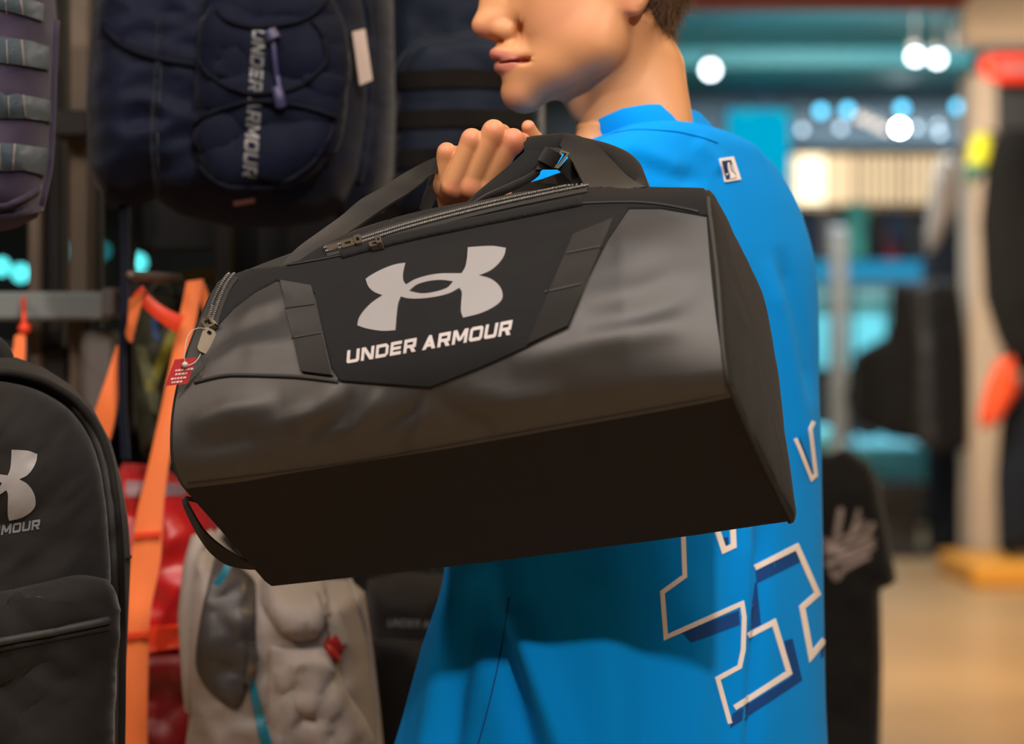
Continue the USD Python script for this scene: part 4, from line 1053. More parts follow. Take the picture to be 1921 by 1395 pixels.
def frame_box(name, x0, y0, x1, y1, d, depth, mn, parent, **k):
    """A real box whose front the photograph shows between two corners."""
    a, b = P(x0, y1, d), P(x1, y0, d)
    c = (a + b) / 2; c[1] = d + depth / 2
    return obj(name, box(c, (b[0] - a[0], depth, b[2] - a[2]), min(.004, depth * .2)), mn, parent, **k)
def post(px0, px1, d, depth, mn, parent, name='post'):
    x0, x1 = P(px0, 0, d)[0], P(px1, 0, d)[0]
    return obj(name, box(((x0 + x1) / 2, d + depth / 2, 1.25), (x1 - x0, depth, 2.5), .004), mn, parent)
def prong(px, py, d0, d1, parent, r=.005):
    """A display hook: a rod from the rack's beam towards the viewer with a turned-up tip."""
    a = P(px, py, d0); b = a.copy(); b[1] = d1
    return obj('hook', tube(np.array([a, (a + b) / 2, b, b + [0, -.012, .012], b + [0, -.014, .03]]), r, 8), 'rack_steel', parent, smooth=True)
rack = thing('display_rack', 'dark metal display rack with bronze posts and a pale steel crossbar, behind the hanging bags', 'display rack', (-.75, 3.15, 0))
post(128, 168, 3.16, .05, 'rack_bronze', rack); post(52, 80, 3.20, .04, 'rack_bronze', rack); post(-260, -215, 3.16, .05, 'rack_bronze', rack)
post(82, 116, 3.22, .04, 'rack_dark', rack); post(166, 186, 3.24, .04, 'rack_dark', rack); post(222, 248, 3.24, .04, 'rack_dark', rack); post(400, 436, 3.2, .05, 'rack_dark', rack); post(900, 960, 3.2, .05, 'rack_dark', rack)
frame_box('crossbar', -280, 547, 196, 600, 3.10, .06, 'rack_steel', rack); frame_box('crossbar_end', 190, 540, 218, 596, 3.09, .06, 'rack_grey', rack)
frame_box('bracket', 96, 205, 166, 256, 3.12, .06, 'rack_dark', rack, label='dark bracket joining two posts')
frame_box('back_panel', 430, 60, 962, 1395, 3.27, .02, 'rack_panel', rack)  # dark sheets added so the gaps behind the bags stay dark
frame_box('back_panel', 262, -200, 432, 470, 3.30, .02, 'rack_panel', rack)
frame_box('shelf_box', 150, 618, 212, 780, 3.13, .12, 'rack_grey', rack); frame_box('shelf_box', -260, 640, 70, 1500, 3.28, .02, 'rack_panel', rack)
frame_box('shelf_box', 78, 650, 130, 800, 3.20, .05, 'rack_dark', rack)
frame_box('lower_panel', 70, 800, 960, 1500, 3.275, .02, 'rack_panel', rack)
frame_box('crossbar', -300, -190, 980, -150, 3.10, .06, 'rack_steel', rack)
frame_box('crossbar', 214, 538, 960, 568, 3.14, .06, 'rack_panel', rack)
obj('hook_arm', tube(np.array([P(244, 517, 2.70), P(300, 520, 2.80), P(400, 527, 3.14)]), .0062, 10), 'rack_bronze', rack, smooth=True)
obj('hook_plate', slab([P(346, 506, 2.93), P(400, 503, 3.02), P(400, 522, 3.02), P(346, 522, 2.93)], .006), 'brass', rack)
for q in ((30, -178, 3.1, 2.44), (440, -178, 3.1, 2.80), (860, -178, 3.1, 2.94)): prong(*q, rack)

# 1 violet-grey pack with rows of webbing, cut by the left edge
def loop(px, py, d, w, h, mn, parent, r=.006, tip=0):
    a = np.linspace(0, np.pi, 16)
    p = P(px + w * np.cos(a), py - h * np.sin(a), d); p[:, 1] += tip * np.sin(a)
    return obj('haul_loop', tube(p, r, 8), mn, parent, smooth=True)
tac = thing('backpack', 'violet-grey backpack with four rows of blue-grey webbing, near the upper left corner', 'backpack', P(-20, 445, 2.47))
tp = sg.Polygon([(-170, -150), (60, -150), (98, -70), (108, 60), (102, 200), (97, 300), (84, 372), (70, 408), (30, 428), (-30, 440), (-170, 445)])
tacm = pillow(tp, 2.47, .085, .05, edge=75, h=13, wrinkle=.006, wscale=14, seed=3)
obj('body', tacm, 'tac_cloth', tac, smooth=True); S_ = Surface(tacm)
for k, row in enumerate(([(-170, -14), (0, -8), (40, -4), (78, 8), (76, 40), (40, 28), (0, 18), (-170, 14)], [(-170, 66), (0, 70), (50, 76), (88, 88), (88, 131), (50, 124), (0, 118), (-170, 112)],
                         [(-170, 168), (0, 172), (12, 180), (30, 176), (90, 188), (91, 228), (50, 222), (0, 222), (-170, 218)], [(-170, 262), (0, 268), (28, 270), (85, 278), (80, 328), (40, 318), (0, 320), (-170, 312)])):
    w = obj('webbing_row', decal(S_, sg.Polygon(row), .003, 9, puff=lambda d, xy: .004 * np.clip(d / 14, 0, 1) * (.6 + .4 * np.cos((xy[:, 0] - 15) / 14))), 'tac_strap', tac, smooth=40)
    Sw = Surface([tacm, decal(S_, sg.Polygon(row), .003, 9, puff=lambda d, xy: .004 * np.clip(d / 14, 0, 1) * (.6 + .4 * np.cos((xy[:, 0] - 15) / 14)))])
    x = (38, 40, 43, 27)[k]; y0, y1 = ((0, 26), (76, 121), (179, 222), (271, 318))[k]
    obj('stitching', decal(Sw, line([(x, y0), (x + 4 - 8 * (k == 3), y1)], 3), .0012, 4), 'strap_thread', w)
    obj('stitching', decal(Sw, line([(x - 28, y0), (x - 26, y1)], 2), .0012, 4), 'strap_thread', w)
seam([(104, 40), (99, 130), (96, 220), (92, 300), (80, 366), (74, 392)], 'piping', .004, 'tac_cloth', S_, parent=tac)
seam([(-100, 372), (0, 385), (40, 372), (72, 350)], 'piping', .0035, 'tac_cloth', S_, parent=tac)
seam([(-100, 408), (0, 404), (40, 398), (74, 390)], 'piping', .004, 'tac_cloth', S_, parent=tac)
loop(30, -130, 2.45, 40, 48, 'tac_strap', tac)

# 2 big navy pack with crossed bungee cord and vertical lettering
blue = thing('backpack', 'large navy backpack with looping bungee cords and vertical pale lettering', 'backpack', P(440, 430, 2.84))
bp_ = sg.Polygon([(190, -150), (640, -150), (680, -60), (700, 80), (696, 230), (684, 330), (650, 388), (600, 416), (520, 428), (430, 424), (340, 404), (292, 374), (250, 392), (205, 392), (172, 330), (166, 200), (176, 60)])
bpm = pillow(bp_, 2.86, .12, .06, edge=110, h=13, wrinkle=.013, wscale=15, seed=11, aniso=(.8, 1, 1.7))
obj('body', bpm, 'navy_ripstop', blue, smooth=True)
gus = pillow(sg.Polygon([(640, -150), (722, -140), (738, 0), (742, 200), (738, 330), (716, 402), (640, 424), (600, 380), (610, 100)]), 2.90, .07, .05, edge=60, h=13, wrinkle=.014, wscale=11, seed=5)
obj('side_gusset', gus, 'navy_cloth', blue, smooth=True)
S_ = Surface([bpm, gus])
pk = sg.Polygon(curve([(378, 0), (440, -40), (560, -50), (622, 10), (640, 110), (632, 240), (588, 322), (480, 352), (404, 338), (374, 296), (366, 200), (370, 100), (378, 0)], 60)).buffer(0)
pkm = decal(S_, pk, .004, 13, puff=lambda d, xy: .03 * (1 - (1 - np.clip(d / 45, 0, 1)) ** 2) ** .5 + .006 * (meshkit.fbm(np.c_[xy / 40, xy[:, 0] * 0], 3, 8) - .5) * np.clip(d / 30, 0, 1))
obj('front_pocket', pkm, 'navy_panel', blue, smooth=True)
S3 = Surface([bpm, gus, pkm])
for c in ([(408, 22), (430, 40), (480, 52), (555, 42), (612, 2)], [(373, 108), (392, 138), (430, 164), (480, 176), (545, 168), (592, 140), (612, 108), (606, 70), (585, 40)], [(368, 236), (400, 212), (440, 198), (482, 190), (540, 194), (590, 206), (628, 220)],
          [(364, 262), (372, 300), (400, 334), (440, 350), (500, 350), (560, 325), (600, 286), (622, 240)]):
    cc = curve(c, 70); p, nn = S3.hit(cc); obj('bungee_cord', tube(p + nn * .002, .003, 8), 'cord_dark', blue, smooth=True)
for ch, g in wordmark(): obj('letter', decal(S3, quad_map(g, (499, 56), (482, 332), (455, 330), (474, 52)), .0006, 5), 'print_pale', blue)
obj('small_print', decal(S3, sg.Polygon([(438, 377), (478, 371), (478, 379), (439, 386)]), .0006, 6), 'print_pink', blue)
p, nn = S3.hit(curve([(512, 60), (516, 100), (522, 150), (527, 180)], 30)); obj('cord_pull', tube(p + nn * .006, .003, 8), 'cord_violet', blue)
p, nn = S3.hit(curve([(520, 168), (524, 182), (527, 198)], 12)); obj('cord_end', tube(p + nn * .008, .0065, 10), 'cord_violet', blue, smooth=True)
p, nn = S3.hit(curve([(508, 62), (513, 70), (517, 78)], 12)); obj('cord_lock', tube(p + nn * .008, .008, 10), 'cord_violet', blue, smooth=True)
seam([(300, 40), (296, 140), (290, 260), (300, 370)], 'piping', .004, 'navy_cloth', S_, parent=blue)
seam([(680, -40), (694, 100), (690, 230), (672, 340)], 'piping', .005, 'navy_cloth', S_, parent=blue)
seam([(196, 50), (240, 90), (330, 116), (370, 122)], 'compression_strap', .005, 'cord_dark', S_, parent=blue)
obj('hanging_strap', pxband([(224, 372, 2.83), (226, 520, 2.835), (222, 700, 2.835), (228, 860, 2.84)], [(242, 372, 2.83), (242, 520, 2.835), (236, 700, 2.835), (244, 860, 2.84)], t=.003), 'navy_cloth', blue, smooth=40, label='navy strap hanging down')
loop(440, -140, 2.80, 34, 44, 'navy_cloth', blue)
pt_ = obj('price_tag', slab([P(660, 60, 2.755), P(684, 54, 2.76), P(698, 150, 2.77), P(674, 160, 2.765)], .004), 'paper_tag'); meta(pt_.GetPrim() if hasattr(pt_, 'GetPrim') else pt_, 'blank beige paper tag hanging between the two navy backpacks', 'tag')

# 3 slate pack with three black webbing bands, behind the face
slate = thing('backpack', 'dark slate backpack with arched pocket and black webbing bands, beside the face', 'backpack', P(860, 440, 3.0))
slm = pillow(sg.Polygon([(716, -150), (1000, -150), (1020, -20), (1022, 300), (1000, 410), (900, 440), (770, 436), (722, 390), (708, 120)]), 3.07, .11, .06, edge=70, h=14, wrinkle=.008, wscale=10, seed=21)
obj('body', slm, 'slate_cloth', slate, smooth=True); S_ = Surface(slm)
arch = sg.Polygon(curve([(756, 400), (752, 250), (756, 140), (776, 96), (820, 76), (880, 70), (940, 76), (980, 100), (996, 150), (998, 400)], 70))
arm = decal(S_, arch, .004, 14, puff=lambda d, xy: .022 * (1 - (1 - np.clip(d / 22, 0, 1)) ** 2) ** .5)
obj('front_pocket', arm, 'slate_cloth', slate, smooth=True); S3 = Surface([slm, arm])
seam([(752, 300), (754, 140), (776, 98), (820, 78), (880, 72), (940, 78), (980, 104), (994, 150)], 'pocket_zip', .006, 'slate_cloth', S_, parent=slate, lift=.006)
for y0, y1 in ((129, 164), (204, 238), (277, 312)):
    obj('webbing_band', decal(S3, sg.Polygon([(752, y0 + 4), (850, y0), (996, y0 + 3), (996, y1 + 3), (850, y1), (750, y1 + 3)]), .004, 12), 'slate_band', slate)
loop(860, -140, 3.0, 34, 44, 'slate_band', slate)

# 4 black pack in the lower left foreground
blk = thing('backpack', 'black canvas backpack with silver emblem cut by the frame, lowest in the foreground', 'backpack', P(0, 1560, 2.30))
bo = sg.Polygon([(-280, 820), (-240, 730), (-150, 690), (-40, 668), (30, 670), (80, 688), (130, 720), (172, 762), (206, 826), (228, 905), (240, 980), (245, 1050), (241, 1150), (236, 1260), (224, 1400), (214, 1580), (-280, 1580)])
def lean_blk(px, py): return 0 * px
bm = pillow(bo, 2.33, .12, .08, edge=120, h=14, wrinkle=.010, wscale=7, seed=31, power=.55)
obj('body', bm, 'black_canvas', blk, smooth=True); S_ = Surface(bm)
arc = [(-160, 736), (-60, 722), (0, 718), (50, 726), (100, 748), (142, 782), (172, 832), (190, 900), (200, 980), (205, 1060), (207, 1200), (205, 1400), (200, 1560)]
arc_s = curve(arc, 90)
fpo = sg.Polygon([(x - 6, y + 4) for x, y in arc_s] + [(-280, 1570), (-280, 800)]).buffer(0)
fpm = decal(S_, fpo, .003, 9, puff=lambda d, xy: .012 * (1 - (1 - np.clip(d / 40, 0, 1)) ** 2) ** .7 + .016 * (meshkit.fbm(np.c_[(xy[:, 0] + .8 * xy[:, 1]) / 70, (xy[:, 1] - .5 * xy[:, 0]) / 190, xy[:, 0] * 0], 3, 14) - .5) * np.clip(d / 40, 0, 1))
obj('front_panel', fpm, 'black_canvas', blk, smooth=True); S3 = Surface([bm, fpm])
seam([(a, b - 8) for a, b in arc], 'zip_track', .0065, 'zip_tape', S_, parent=blk, lift=.005)
seam(arc, 'zip_track', .004, 'black_canvas', S_, parent=blk, lift=.012)
po = sg.Polygon(curve([(-280, 1150), (-100, 1128), (0, 1110), (90, 1090), (150, 1078), (180, 1084), (196, 1112), (200, 1150)], 60).tolist() + [(202, 1300), (196, 1580), (-280, 1580)])
pom = decal(S3, po, .003, 13, puff=lambda d, xy: .026 * (1 - (1 - np.clip(d / 34, 0, 1)) ** 2) ** .5 * (.55 + .45 * np.clip((1330 - xy[:, 1]) / 180, 0, 1)) + .012 * (meshkit.fbm(np.c_[(xy[:, 0] - .7 * xy[:, 1]) / 60, (xy[:, 1] + .6 * xy[:, 0]) / 130, xy[:, 0] * 0], 3, 4) - .5) * np.clip(d / 30, 0, 1))
obj('front_pocket', pom, 'black_canvas', blk, smooth=True); S4 = Surface([bm, fpm, pom])
seam([(-120, 1222), (0, 1203), (100, 1184), (202, 1163)], 'pocket_zip', .0038, 'zip_tape', S4, parent=blk, lift=.001)
seam([(-120, 1236), (0, 1217), (100, 1198), (204, 1177)], 'pocket_zip', .0022, 'black_canvas', S4, parent=blk)
seam([(206, 1050), (226, 1046), (243, 1044)], 'seam', .002, 'seam_cord', S_, parent=blk)
eu = emblem_unit()
emb = quad_map(eu, (-116, 880), (70, 852), (70, 944), (-116, 972))
obj('emblem', decal(S3, emb, .0008, 7), 'print_silver', blk, label='silver emblem, its right half in view')
for ch, g in wordmark(): obj('letter', decal(S3, quad_map(g, (-127, 1004), (74, 974), (74, 992), (-127, 1024)), .0007, 5), 'print_pale', blk)
loop(-30, 690, 2.33, 44, 52, 'black_canvas', blk, .008)

# 5 red sack and the orange straps over it
red = thing('backpack', 'bright red pack with wide orange straps, between the black pack and the pale grey one', 'backpack', P(300, 1580, 2.98))
rm = pillow(sg.Polygon([(205, 1000), (212, 900), (232, 868), (300, 872), (350, 905), (410, 970), (430, 1080), (425, 1250), (400, 1400), (380, 1580), (160, 1580), (190, 1300)]), 3.00, .10, .06, edge=80, h=13, wrinkle=.024, wscale=9, seed=41)
obj('body', rm, 'red_shell', red, smooth=True); S_ = Surface(rm)
obj('lower_panel', decal(S_, sg.Polygon([(200, 1222), (400, 1222), (400, 1580), (170, 1580)]), .003, 14, puff=lambda d, xy: .008 * np.clip(d / 20, 0, 1)), 'red_deep', red, smooth=True)
obj('print_patch', decal(S_, sg.Polygon([(236, 902), (348, 908), (348, 930), (236, 932)]), .001, 10), 'print_pink', red)
obj('cross_band', decal(S_, sg.Polygon([(274, 1176), (350, 1168), (352, 1214), (272, 1230)]), .012, 10), 'orange_red', red)
main = [[(350, 528, 2.83), (336, 600, 2.83), (304, 760, 2.825), (277, 880, 2.82), (256, 970, 2.82), (240, 1120, 2.82), (233, 1260, 2.82), (230, 1400, 2.83), (228, 1560, 2.84)], [(380, 524, 2.83), (368, 600, 2.83), (343, 720, 2.825), (318, 860, 2.82), (306, 960, 2.82), (302, 1040, 2.82), (281, 1160, 2.82), (277, 1300, 2.82), (277, 1400, 2.83), (277, 1560, 2.84)]]
ms = obj('shoulder_strap', pxband(*main, t=.004, n=60, bulge=.003), 'orange_strap', red, smooth=40, label='long orange strap hanging from the hook')
for y, x0, x1 in ((1000, 250, 302), (1188, 233, 280)):
    obj('strap_keeper', pxband([(x0, y, 2.812), (x1, y - 4, 2.812)], [(x0, y + 10, 2.812), (x1, y + 6, 2.812)], t=.004, n=12), 'orange_red', ms)
for a, b, mn in (([(244, 561, 2.80), (240, 600, 2.80), (238, 622, 2.81)], [(272, 546, 2.79), (258, 600, 2.80), (247, 642, 2.81)], 'orange_strap'),
                 ([(268, 536, 2.80), (287, 560, 2.80), (345, 592, 2.81)], [(250, 552, 2.80), (284, 590, 2.80), (330, 624, 2.81)], 'orange_red'),
                 ([(219, 646, 2.86), (196, 720, 2.86), (176, 780, 2.87)], [(228, 655, 2.86), (220, 760, 2.86), (206, 826, 2.87)], 'orange_strap'),
                 ([(364, 528, 2.84), (374, 560, 2.85), (390, 612, 2.86)], [(380, 524, 2.84), (392, 556, 2.85), (402, 600, 2.86)], 'orange_strap'),
                 ([(322, 728, 2.86), (332, 772, 2.86), (340, 800, 2.87)], [(357, 712, 2.86), (356, 750, 2.86), (352, 790, 2.87)], 'orange_strap')):
    obj('strap', pxband(a, b, t=.004, n=24, bulge=.002), mn, red, smooth=40)
osx = obj('side_strap', pxband([(28, 630, 2.95), (26, 650, 2.95), (14, 676, 2.95)], [(48, 622, 2.95), (48, 650, 2.95), (46, 690, 2.95)], t=.004, n=20), 'orange_strap')
meta(osx, 'short orange strap end hanging above the black canvas backpack', 'strap')
obj('knot', trimesh.creation.icosphere(2, .008).apply_translation(P(46, 616, 2.95)), 'orange_red', osx, smooth=True)
obj('strap_cord', tube(np.array([P(46, 618, 2.95), P(45, 590, 2.96), P(44, 560, 3.09)]), .003, 8), 'orange_red', osx)

# 6 pale grey pack
gry = thing('backpack', 'pale stone-grey backpack with grey mesh side and a teal zip', 'backpack', P(530, 1580, 2.74))
go = sg.Polygon([(396, 992), (450, 1050), (520, 1078), (600, 1086), (655, 1086), (684, 1110), (700, 1220), (712, 1320), (720, 1400), (716, 1580), (326, 1580), (358, 1330), (344, 1250), (336, 1150), (352, 1050), (374, 1004)])
gm = pillow(go, 2.78, .11, .07, edge=90, h=12, wrinkle=.008, wscale=20, seed=51)
obj('body', gm, 'stone_cloth', gry, smooth=True); S_ = Surface(gm)
mo = sg.Polygon(curve([(402, 1046), (440, 1062), (478, 1100), (480, 1200), (466, 1280), (444, 1328), (392, 1292), (370, 1240), (384, 1130), (402, 1046)], 50))
mm = decal(S_, mo, .003, 12, puff=lambda d, xy: .008 * np.clip(d / 20, 0, 1) + .016 * (meshkit.fbm(np.c_[xy / 45, xy[:, 0] * 0], 3, 3) - .5) * np.clip(d / 20, 0, 1)); obj('mesh_panel', mm, 'mesh_grey', gry, smooth=True)
fo = sg.Polygon(curve([(488, 1090), (490, 1130), (505, 1160), (525, 1185), (560, 1202), (598, 1194), (612, 1160), (606, 1090), (560, 1080), (488, 1090)], 60)).buffer(0)
fm = decal(S_, fo, .004, 11, puff=lambda d, xy: .014 * (1 - (1 - np.clip(d / 14, 0, 1)) ** 2) ** .5 + .018 * (meshkit.fbm(np.c_[xy / 40, xy[:, 0] * 0], 3, 6) - .5) * np.clip(d / 18, 0, 1)); obj('pocket_flap', fm, 'stone_cloth', gry, smooth=True)
lo_ = sg.Polygon(curve([(508, 1210), (560, 1216), (608, 1212), (650, 1300), (700, 1400), (690, 1500), (520, 1500), (500, 1400), (508, 1210)], 60)).buffer(0)
lm = decal(S_, lo_, .003, 12, puff=lambda d, xy: .012 * np.clip(d / 22, 0, 1) + .018 * (meshkit.fbm(np.c_[xy[:, 0] / 16, xy[:, 1] / 30, xy[:, 0] * 0], 3, 16) - .5) * np.clip(d / 26, 0, 1)); obj('front_pocket', lm, 'stone_cloth', gry, smooth=True)
S3 = Surface([gm, mm, fm, lm])
obj('compression_strap', decal(S3, sg.Polygon([(596, 1112), (622, 1108), (650, 1206), (622, 1212)]), .004, 9), 'stone_cloth', gry, smooth=20)
obj('teal_zip', decal(S3, sg.Polygon(curve([(470, 1232), (478, 1270), (492, 1330), (520, 1420), (545, 1500)], 30).tolist() + curve([(515, 1500), (495, 1420), (478, 1340), (468, 1280), (466, 1232)], 30).tolist()).buffer(0), .003, 8), 'teal_tape', gry, label='teal zip strip')
obj('zip_pull', decal(S3, sg.Polygon([(462, 1205), (474, 1203), (476, 1232), (470, 1262), (461, 1284), (456, 1278), (463, 1250)]), .008, 6), 'zip_metal', gry)
obj('teal_tab', pxband([(424, 1052, 2.66), (412, 1076, 2.655), (398, 1094, 2.655)], [(436, 1058, 2.66), (424, 1082, 2.655), (410, 1100, 2.655)], t=.003, n=14), 'teal_tape', gry)
obj('red_clip', decal(S3, sg.Polygon([(612, 1195), (619, 1198), (624, 1190), (638, 1214), (633, 1226), (628, 1244), (617, 1230), (607, 1214)]), .007, 5), 'red_clip', gry, label='small red clip')
seam([(655, 1090), (684, 1180), (698, 1280), (708, 1400), (706, 1500)], 'piping', .004, 'stone_cloth', S_, parent=gry)
obj('handle', tube(P(np.array([374, 360, 350, 356, 362]), np.array([1010, 1060, 1150, 1260, 1330]), np.array([2.72, 2.70, 2.69, 2.70, 2.72])), .010, 10), 'stone_cloth', gry, smooth=True)
loop(430, 1030, 2.78, 26, 40, 'stone_cloth', gry)

# 7 small black pack low behind the shirt, 8 olive pack deep in the rack
sm = thing('backpack', 'black backpack low between the pale grey pack and the blue shirt', 'backpack', P(780, 1580, 2.98))
smm = pillow(sg.Polygon([(684, 1140), (690, 1086), (760, 1070), (850, 1078), (880, 1300), (870, 1580), (690, 1580), (700, 1300)]), 3.0, .09, .06, edge=60, h=14, wrinkle=.010, wscale=9, seed=61)
obj('body', smm, 'black_canvas', sm, smooth=True); S_ = Surface(smm)
for ch, g in wordmark(): obj('letter', decal(S_, quad_map(g, (727, 1160), (870, 1166), (870, 1180), (727, 1174)), .0006, 5), 'print_pale', sm)
obj('front_pocket', decal(S_, sg.Polygon([(706, 1196), (860, 1204), (862, 1560), (702, 1560)]), .003, 14, puff=lambda d, xy: .018 * np.clip(d / 20, 0, 1) ** .5), 'black_canvas', sm, smooth=True)
loop(780, 1090, 3.0, 28, 36, 'black_canvas', sm)
ol = thing('backpack', 'dark olive backpack with a lime strap, hanging behind the orange straps', 'backpack', P(305, 890, 3.0))
om = pillow(sg.Polygon([(256, 600), (266, 560), (300, 546), (346, 556), (372, 600), (376, 740), (360, 850), (320, 862), (270, 858), (254, 760)]), 3.08, .07, .05, edge=45, h=11, wrinkle=.010, wscale=14, seed=71)
obj('body', om, 'olive_cloth', ol, smooth=True); S_ = Surface(om)
obj('lime_strap', decal(S_, sg.Polygon([(344, 580), (372, 578), (374, 620), (352, 650), (340, 620)]), .008, 9), 'lime_strap', ol, label='lime shoulder strap')
obj('strap', decal(S_, sg.Polygon([(322, 612), (340, 606), (312, 680), (290, 740), (276, 730), (296, 670)]), .006, 9), 'lime_strap', ol); obj('strap', decal(S_, sg.Polygon([(262, 650), (276, 650), (300, 740), (296, 780), (284, 770)]), .006, 9), 'sage_strap', ol)
obj('blue_patch', decal(S_, sg.Polygon([(286, 598), (300, 596), (298, 642), (286, 632)]), .004, 8), 'blue_patch', ol)
loop(305, 556, 3.05, 20, 24, 'olive_cloth', ol)
# ------------------------------------------------------------------ the far shop on the right
mat('black_cloth', (.009, .0088, .0092), rough=.85, spec=.1, sheen=.15)
mat('dark_navy', (.012, .016, .026), rough=.8, spec=.1, sheen=.1)
mat('script_print', (.20, .16, .15), rough=.6)
mat('grey_cloth', (.26, .205, .17), rough=.8)
mat('lime_cloth', (.55, .56, .012), rough=.7)
mat('teal_cloth', (.004, .11, .115), rough=.7)
mat('orange_cloth', (.85, .085, .02), rough=.6)
mat('sign_red', (.85, .05, .02), rough=.3)
mat('cyan_gloss', (.12, .55, .66), rough=.3, spec=.6)
mat('pale_teal', (.16, .40, .43), rough=.5)
mat('ochre_paint', (.72, .34, .045), rough=.5)
mat('garment_navy', (.018, .035, .075), rough=.8)
mat('garment_green', (.06, .33, .28), rough=.8)
mat('garment_red', (.22, .02, .035), rough=.8)
mat('garment_grey', (.23, .21, .20), rough=.8)
mat('post_grey', (.25, .27, .28), rough=.35)
mat('fixture_dark', (.013, .014, .017), rough=.6)
glow('lamp_white', (.80, .92, 1.0), 10.0); glow('lamp_faint', (.03, .40, .45), 1.2); glow('lamp_soft', (.55, .72, .86), 3.6); glow('lamp_hot', (.95, 1.0, 1.0), 60.0); glow('lamp_cyan', (.10, .52, .80), 5.0); glow('lamp_dim', (.75, .62, .52), 2.6); glow('lamp_teal', (.10, .74, .76), 4.5)
glow('niche_cream', (1.0, .74, .44), 1.15); glow('niche_hot', (1.0, .84, .55), 2.4); glow('screen_cyan', (.0, .42, .68), .95); glow('edge_blue', (.03, .34, .60), .75)

def ceiling_lamp(px, py, d, mn, label, r=.03, group='ceiling spotlights in the far hall'):
    p = P(px, py, d)
    t = thing('ceiling_spotlight', label, 'spotlight', p, group)
    obj('lamp', trimesh.creation.icosphere(2, r).apply_translation(p), mn, t, smooth=True)
    top = 3.348
    obj('shade', trimesh.creation.cylinder(r * 1.05, .03, sections=16).apply_translation(p + [0, .0, r + .018]), 'fixture_dark', t)
    if p[2] + .06 < top: obj('stem', trimesh.creation.cylinder(.0025, top - p[2] - r, sections=8).apply_translation([p[0], p[1], (top + p[2] + r) / 2]), 'fixture_dark', t)
ORD = ('first', 'second', 'third', 'fourth', 'fifth', 'sixth', 'seventh')
for i, (px, py, d, r) in enumerate(((1333, 131, 14.2, .042), (1717, 106, 13.4, .036), (1758, 110, 13.5, .036))):
    ceiling_lamp(px, py, d, 'lamp_white', ('large white spotlight under the teal ceiling, just behind the neck', 'white spotlight under the teal ceiling, left one of the close pair', 'white spotlight under the teal ceiling, right one of the close pair')[i], r, 'white spotlights close under the ceiling')
for i, (px, py) in enumerate(((1505, 243), (1577, 240), (1720, 239), (1760, 236), (1763, 250))): ceiling_lamp(px, py, 17.0, 'lamp_soft', f'greyish white pendant lamp, {ORD[i]} from the left in the lower far row', .024, 'white far pendant lamps')
ceiling_lamp(1688, 240, 16.8, 'lamp_hot', 'brightest white lamp in the far row of pendant lights', .034, None)
for i, (px, py) in enumerate(((1540, 208), (1590, 206), (1692, 203), (1797, 200))): ceiling_lamp(px, py, 16.6, 'lamp_cyan', f'cyan pendant lamp, {ORD[i]} from the left in the upper far row', .034, 'cyan far pendant lamps')
for i, (px, py) in enumerate(((1404, 208), (1474, 212), (1612, 221), (1627, 227), (1643, 234), (1658, 243))): ceiling_lamp(px, py, 17.1, 'lamp_dim' if i > 1 else 'lamp_faint', f'faint pendant lamp, {ORD[i]} from the left of the dim ones in the far row', .026, 'dim far pendant lamps')
for i, (px, py, d) in enumerate(((39, 512, 14.0), (2, 500, 14.0), (258, 492, 14.0), (118, 470, 15.0), (192, 470, 15))):
    p = P(px, py, d); t = thing('wall_lamp', ('teal lamp glowing through the rack, right of the left edge', 'teal lamp glowing through the rack, cut by the left edge', 'teal lamp glowing just above the brass hook plate', 'faint teal lamp seen between the bronze posts', 'faint teal lamp behind the dark posts under the navy pack')[i], 'lamp', p)
    obj('lamp', trimesh.creation.icosphere(2, .034 if i < 3 else .03).apply_translation(p), 'lamp_teal' if i < 3 else 'lamp_faint', t, smooth=True)
    obj('stand', trimesh.creation.cylinder(.01, p[2], sections=8).apply_translation([p[0], p[1] + .03, p[2] / 2]), 'fixture_dark', t); obj('foot', trimesh.creation.cylinder(.10, .02, sections=20).apply_translation([p[0], p[1] + .03, .01]), 'fixture_dark', t)

def fbox(name, x0, y0, x1, y1, d, depth, mn, parent=None, **k):
    a, b = P(x0, y1, d), P(x1, y0, d); c = (a + b) / 2; c[1] = d + depth / 2
    return obj(name, box(c, (b[0] - a[0], depth, b[2] - a[2]), .006), mn, parent, **k)
# cream lit wall shelving with dividers
sh = thing('lit_shelving', 'tall shelving with cream backlit panels along the far wall', 'shelving', P(1640, 980, 20.5))
for x0, x1, mn in ((1484, 1494, 'niche_cream'), (1496, 1548, 'niche_hot'), (1551, 1600, 'niche_cream'), (1603, 1690, 'niche_cream'), (1693, 1790, 'niche_cream')): fbox('backlit_panel', x0, 284, x1, 388, 20.45, .03, mn, sh)
for x in list(range(1604, 1800, 15)): fbox('slat', x, 284, x + 3.5, 390, 20.38, .05, 'grey_cloth', sh)
fbox('top_rail', 1480, 270, 1800, 288, 20.3, .2, 'fixture_dark', sh); fbox('shelf_board', 1480, 388, 1800, 396, 20.2, .3, 'grey_cloth', sh); fbox('cabinet', 1480, 396, 1800, 990, 20.35, .2, 'fixture_dark', sh)
cp = thing('lit_pillar', 'square pillar glowing bright cyan behind the neck of the shirt', 'pillar', P(1430, 1034, 17.25))
fbox('lit_panel', 1370, 205, 1482, 470, 17.25, .25, 'screen_cyan', cp); fbox('base', 1370, 470, 1482, 1030, 17.25, .25, 'pale_teal', cp); 
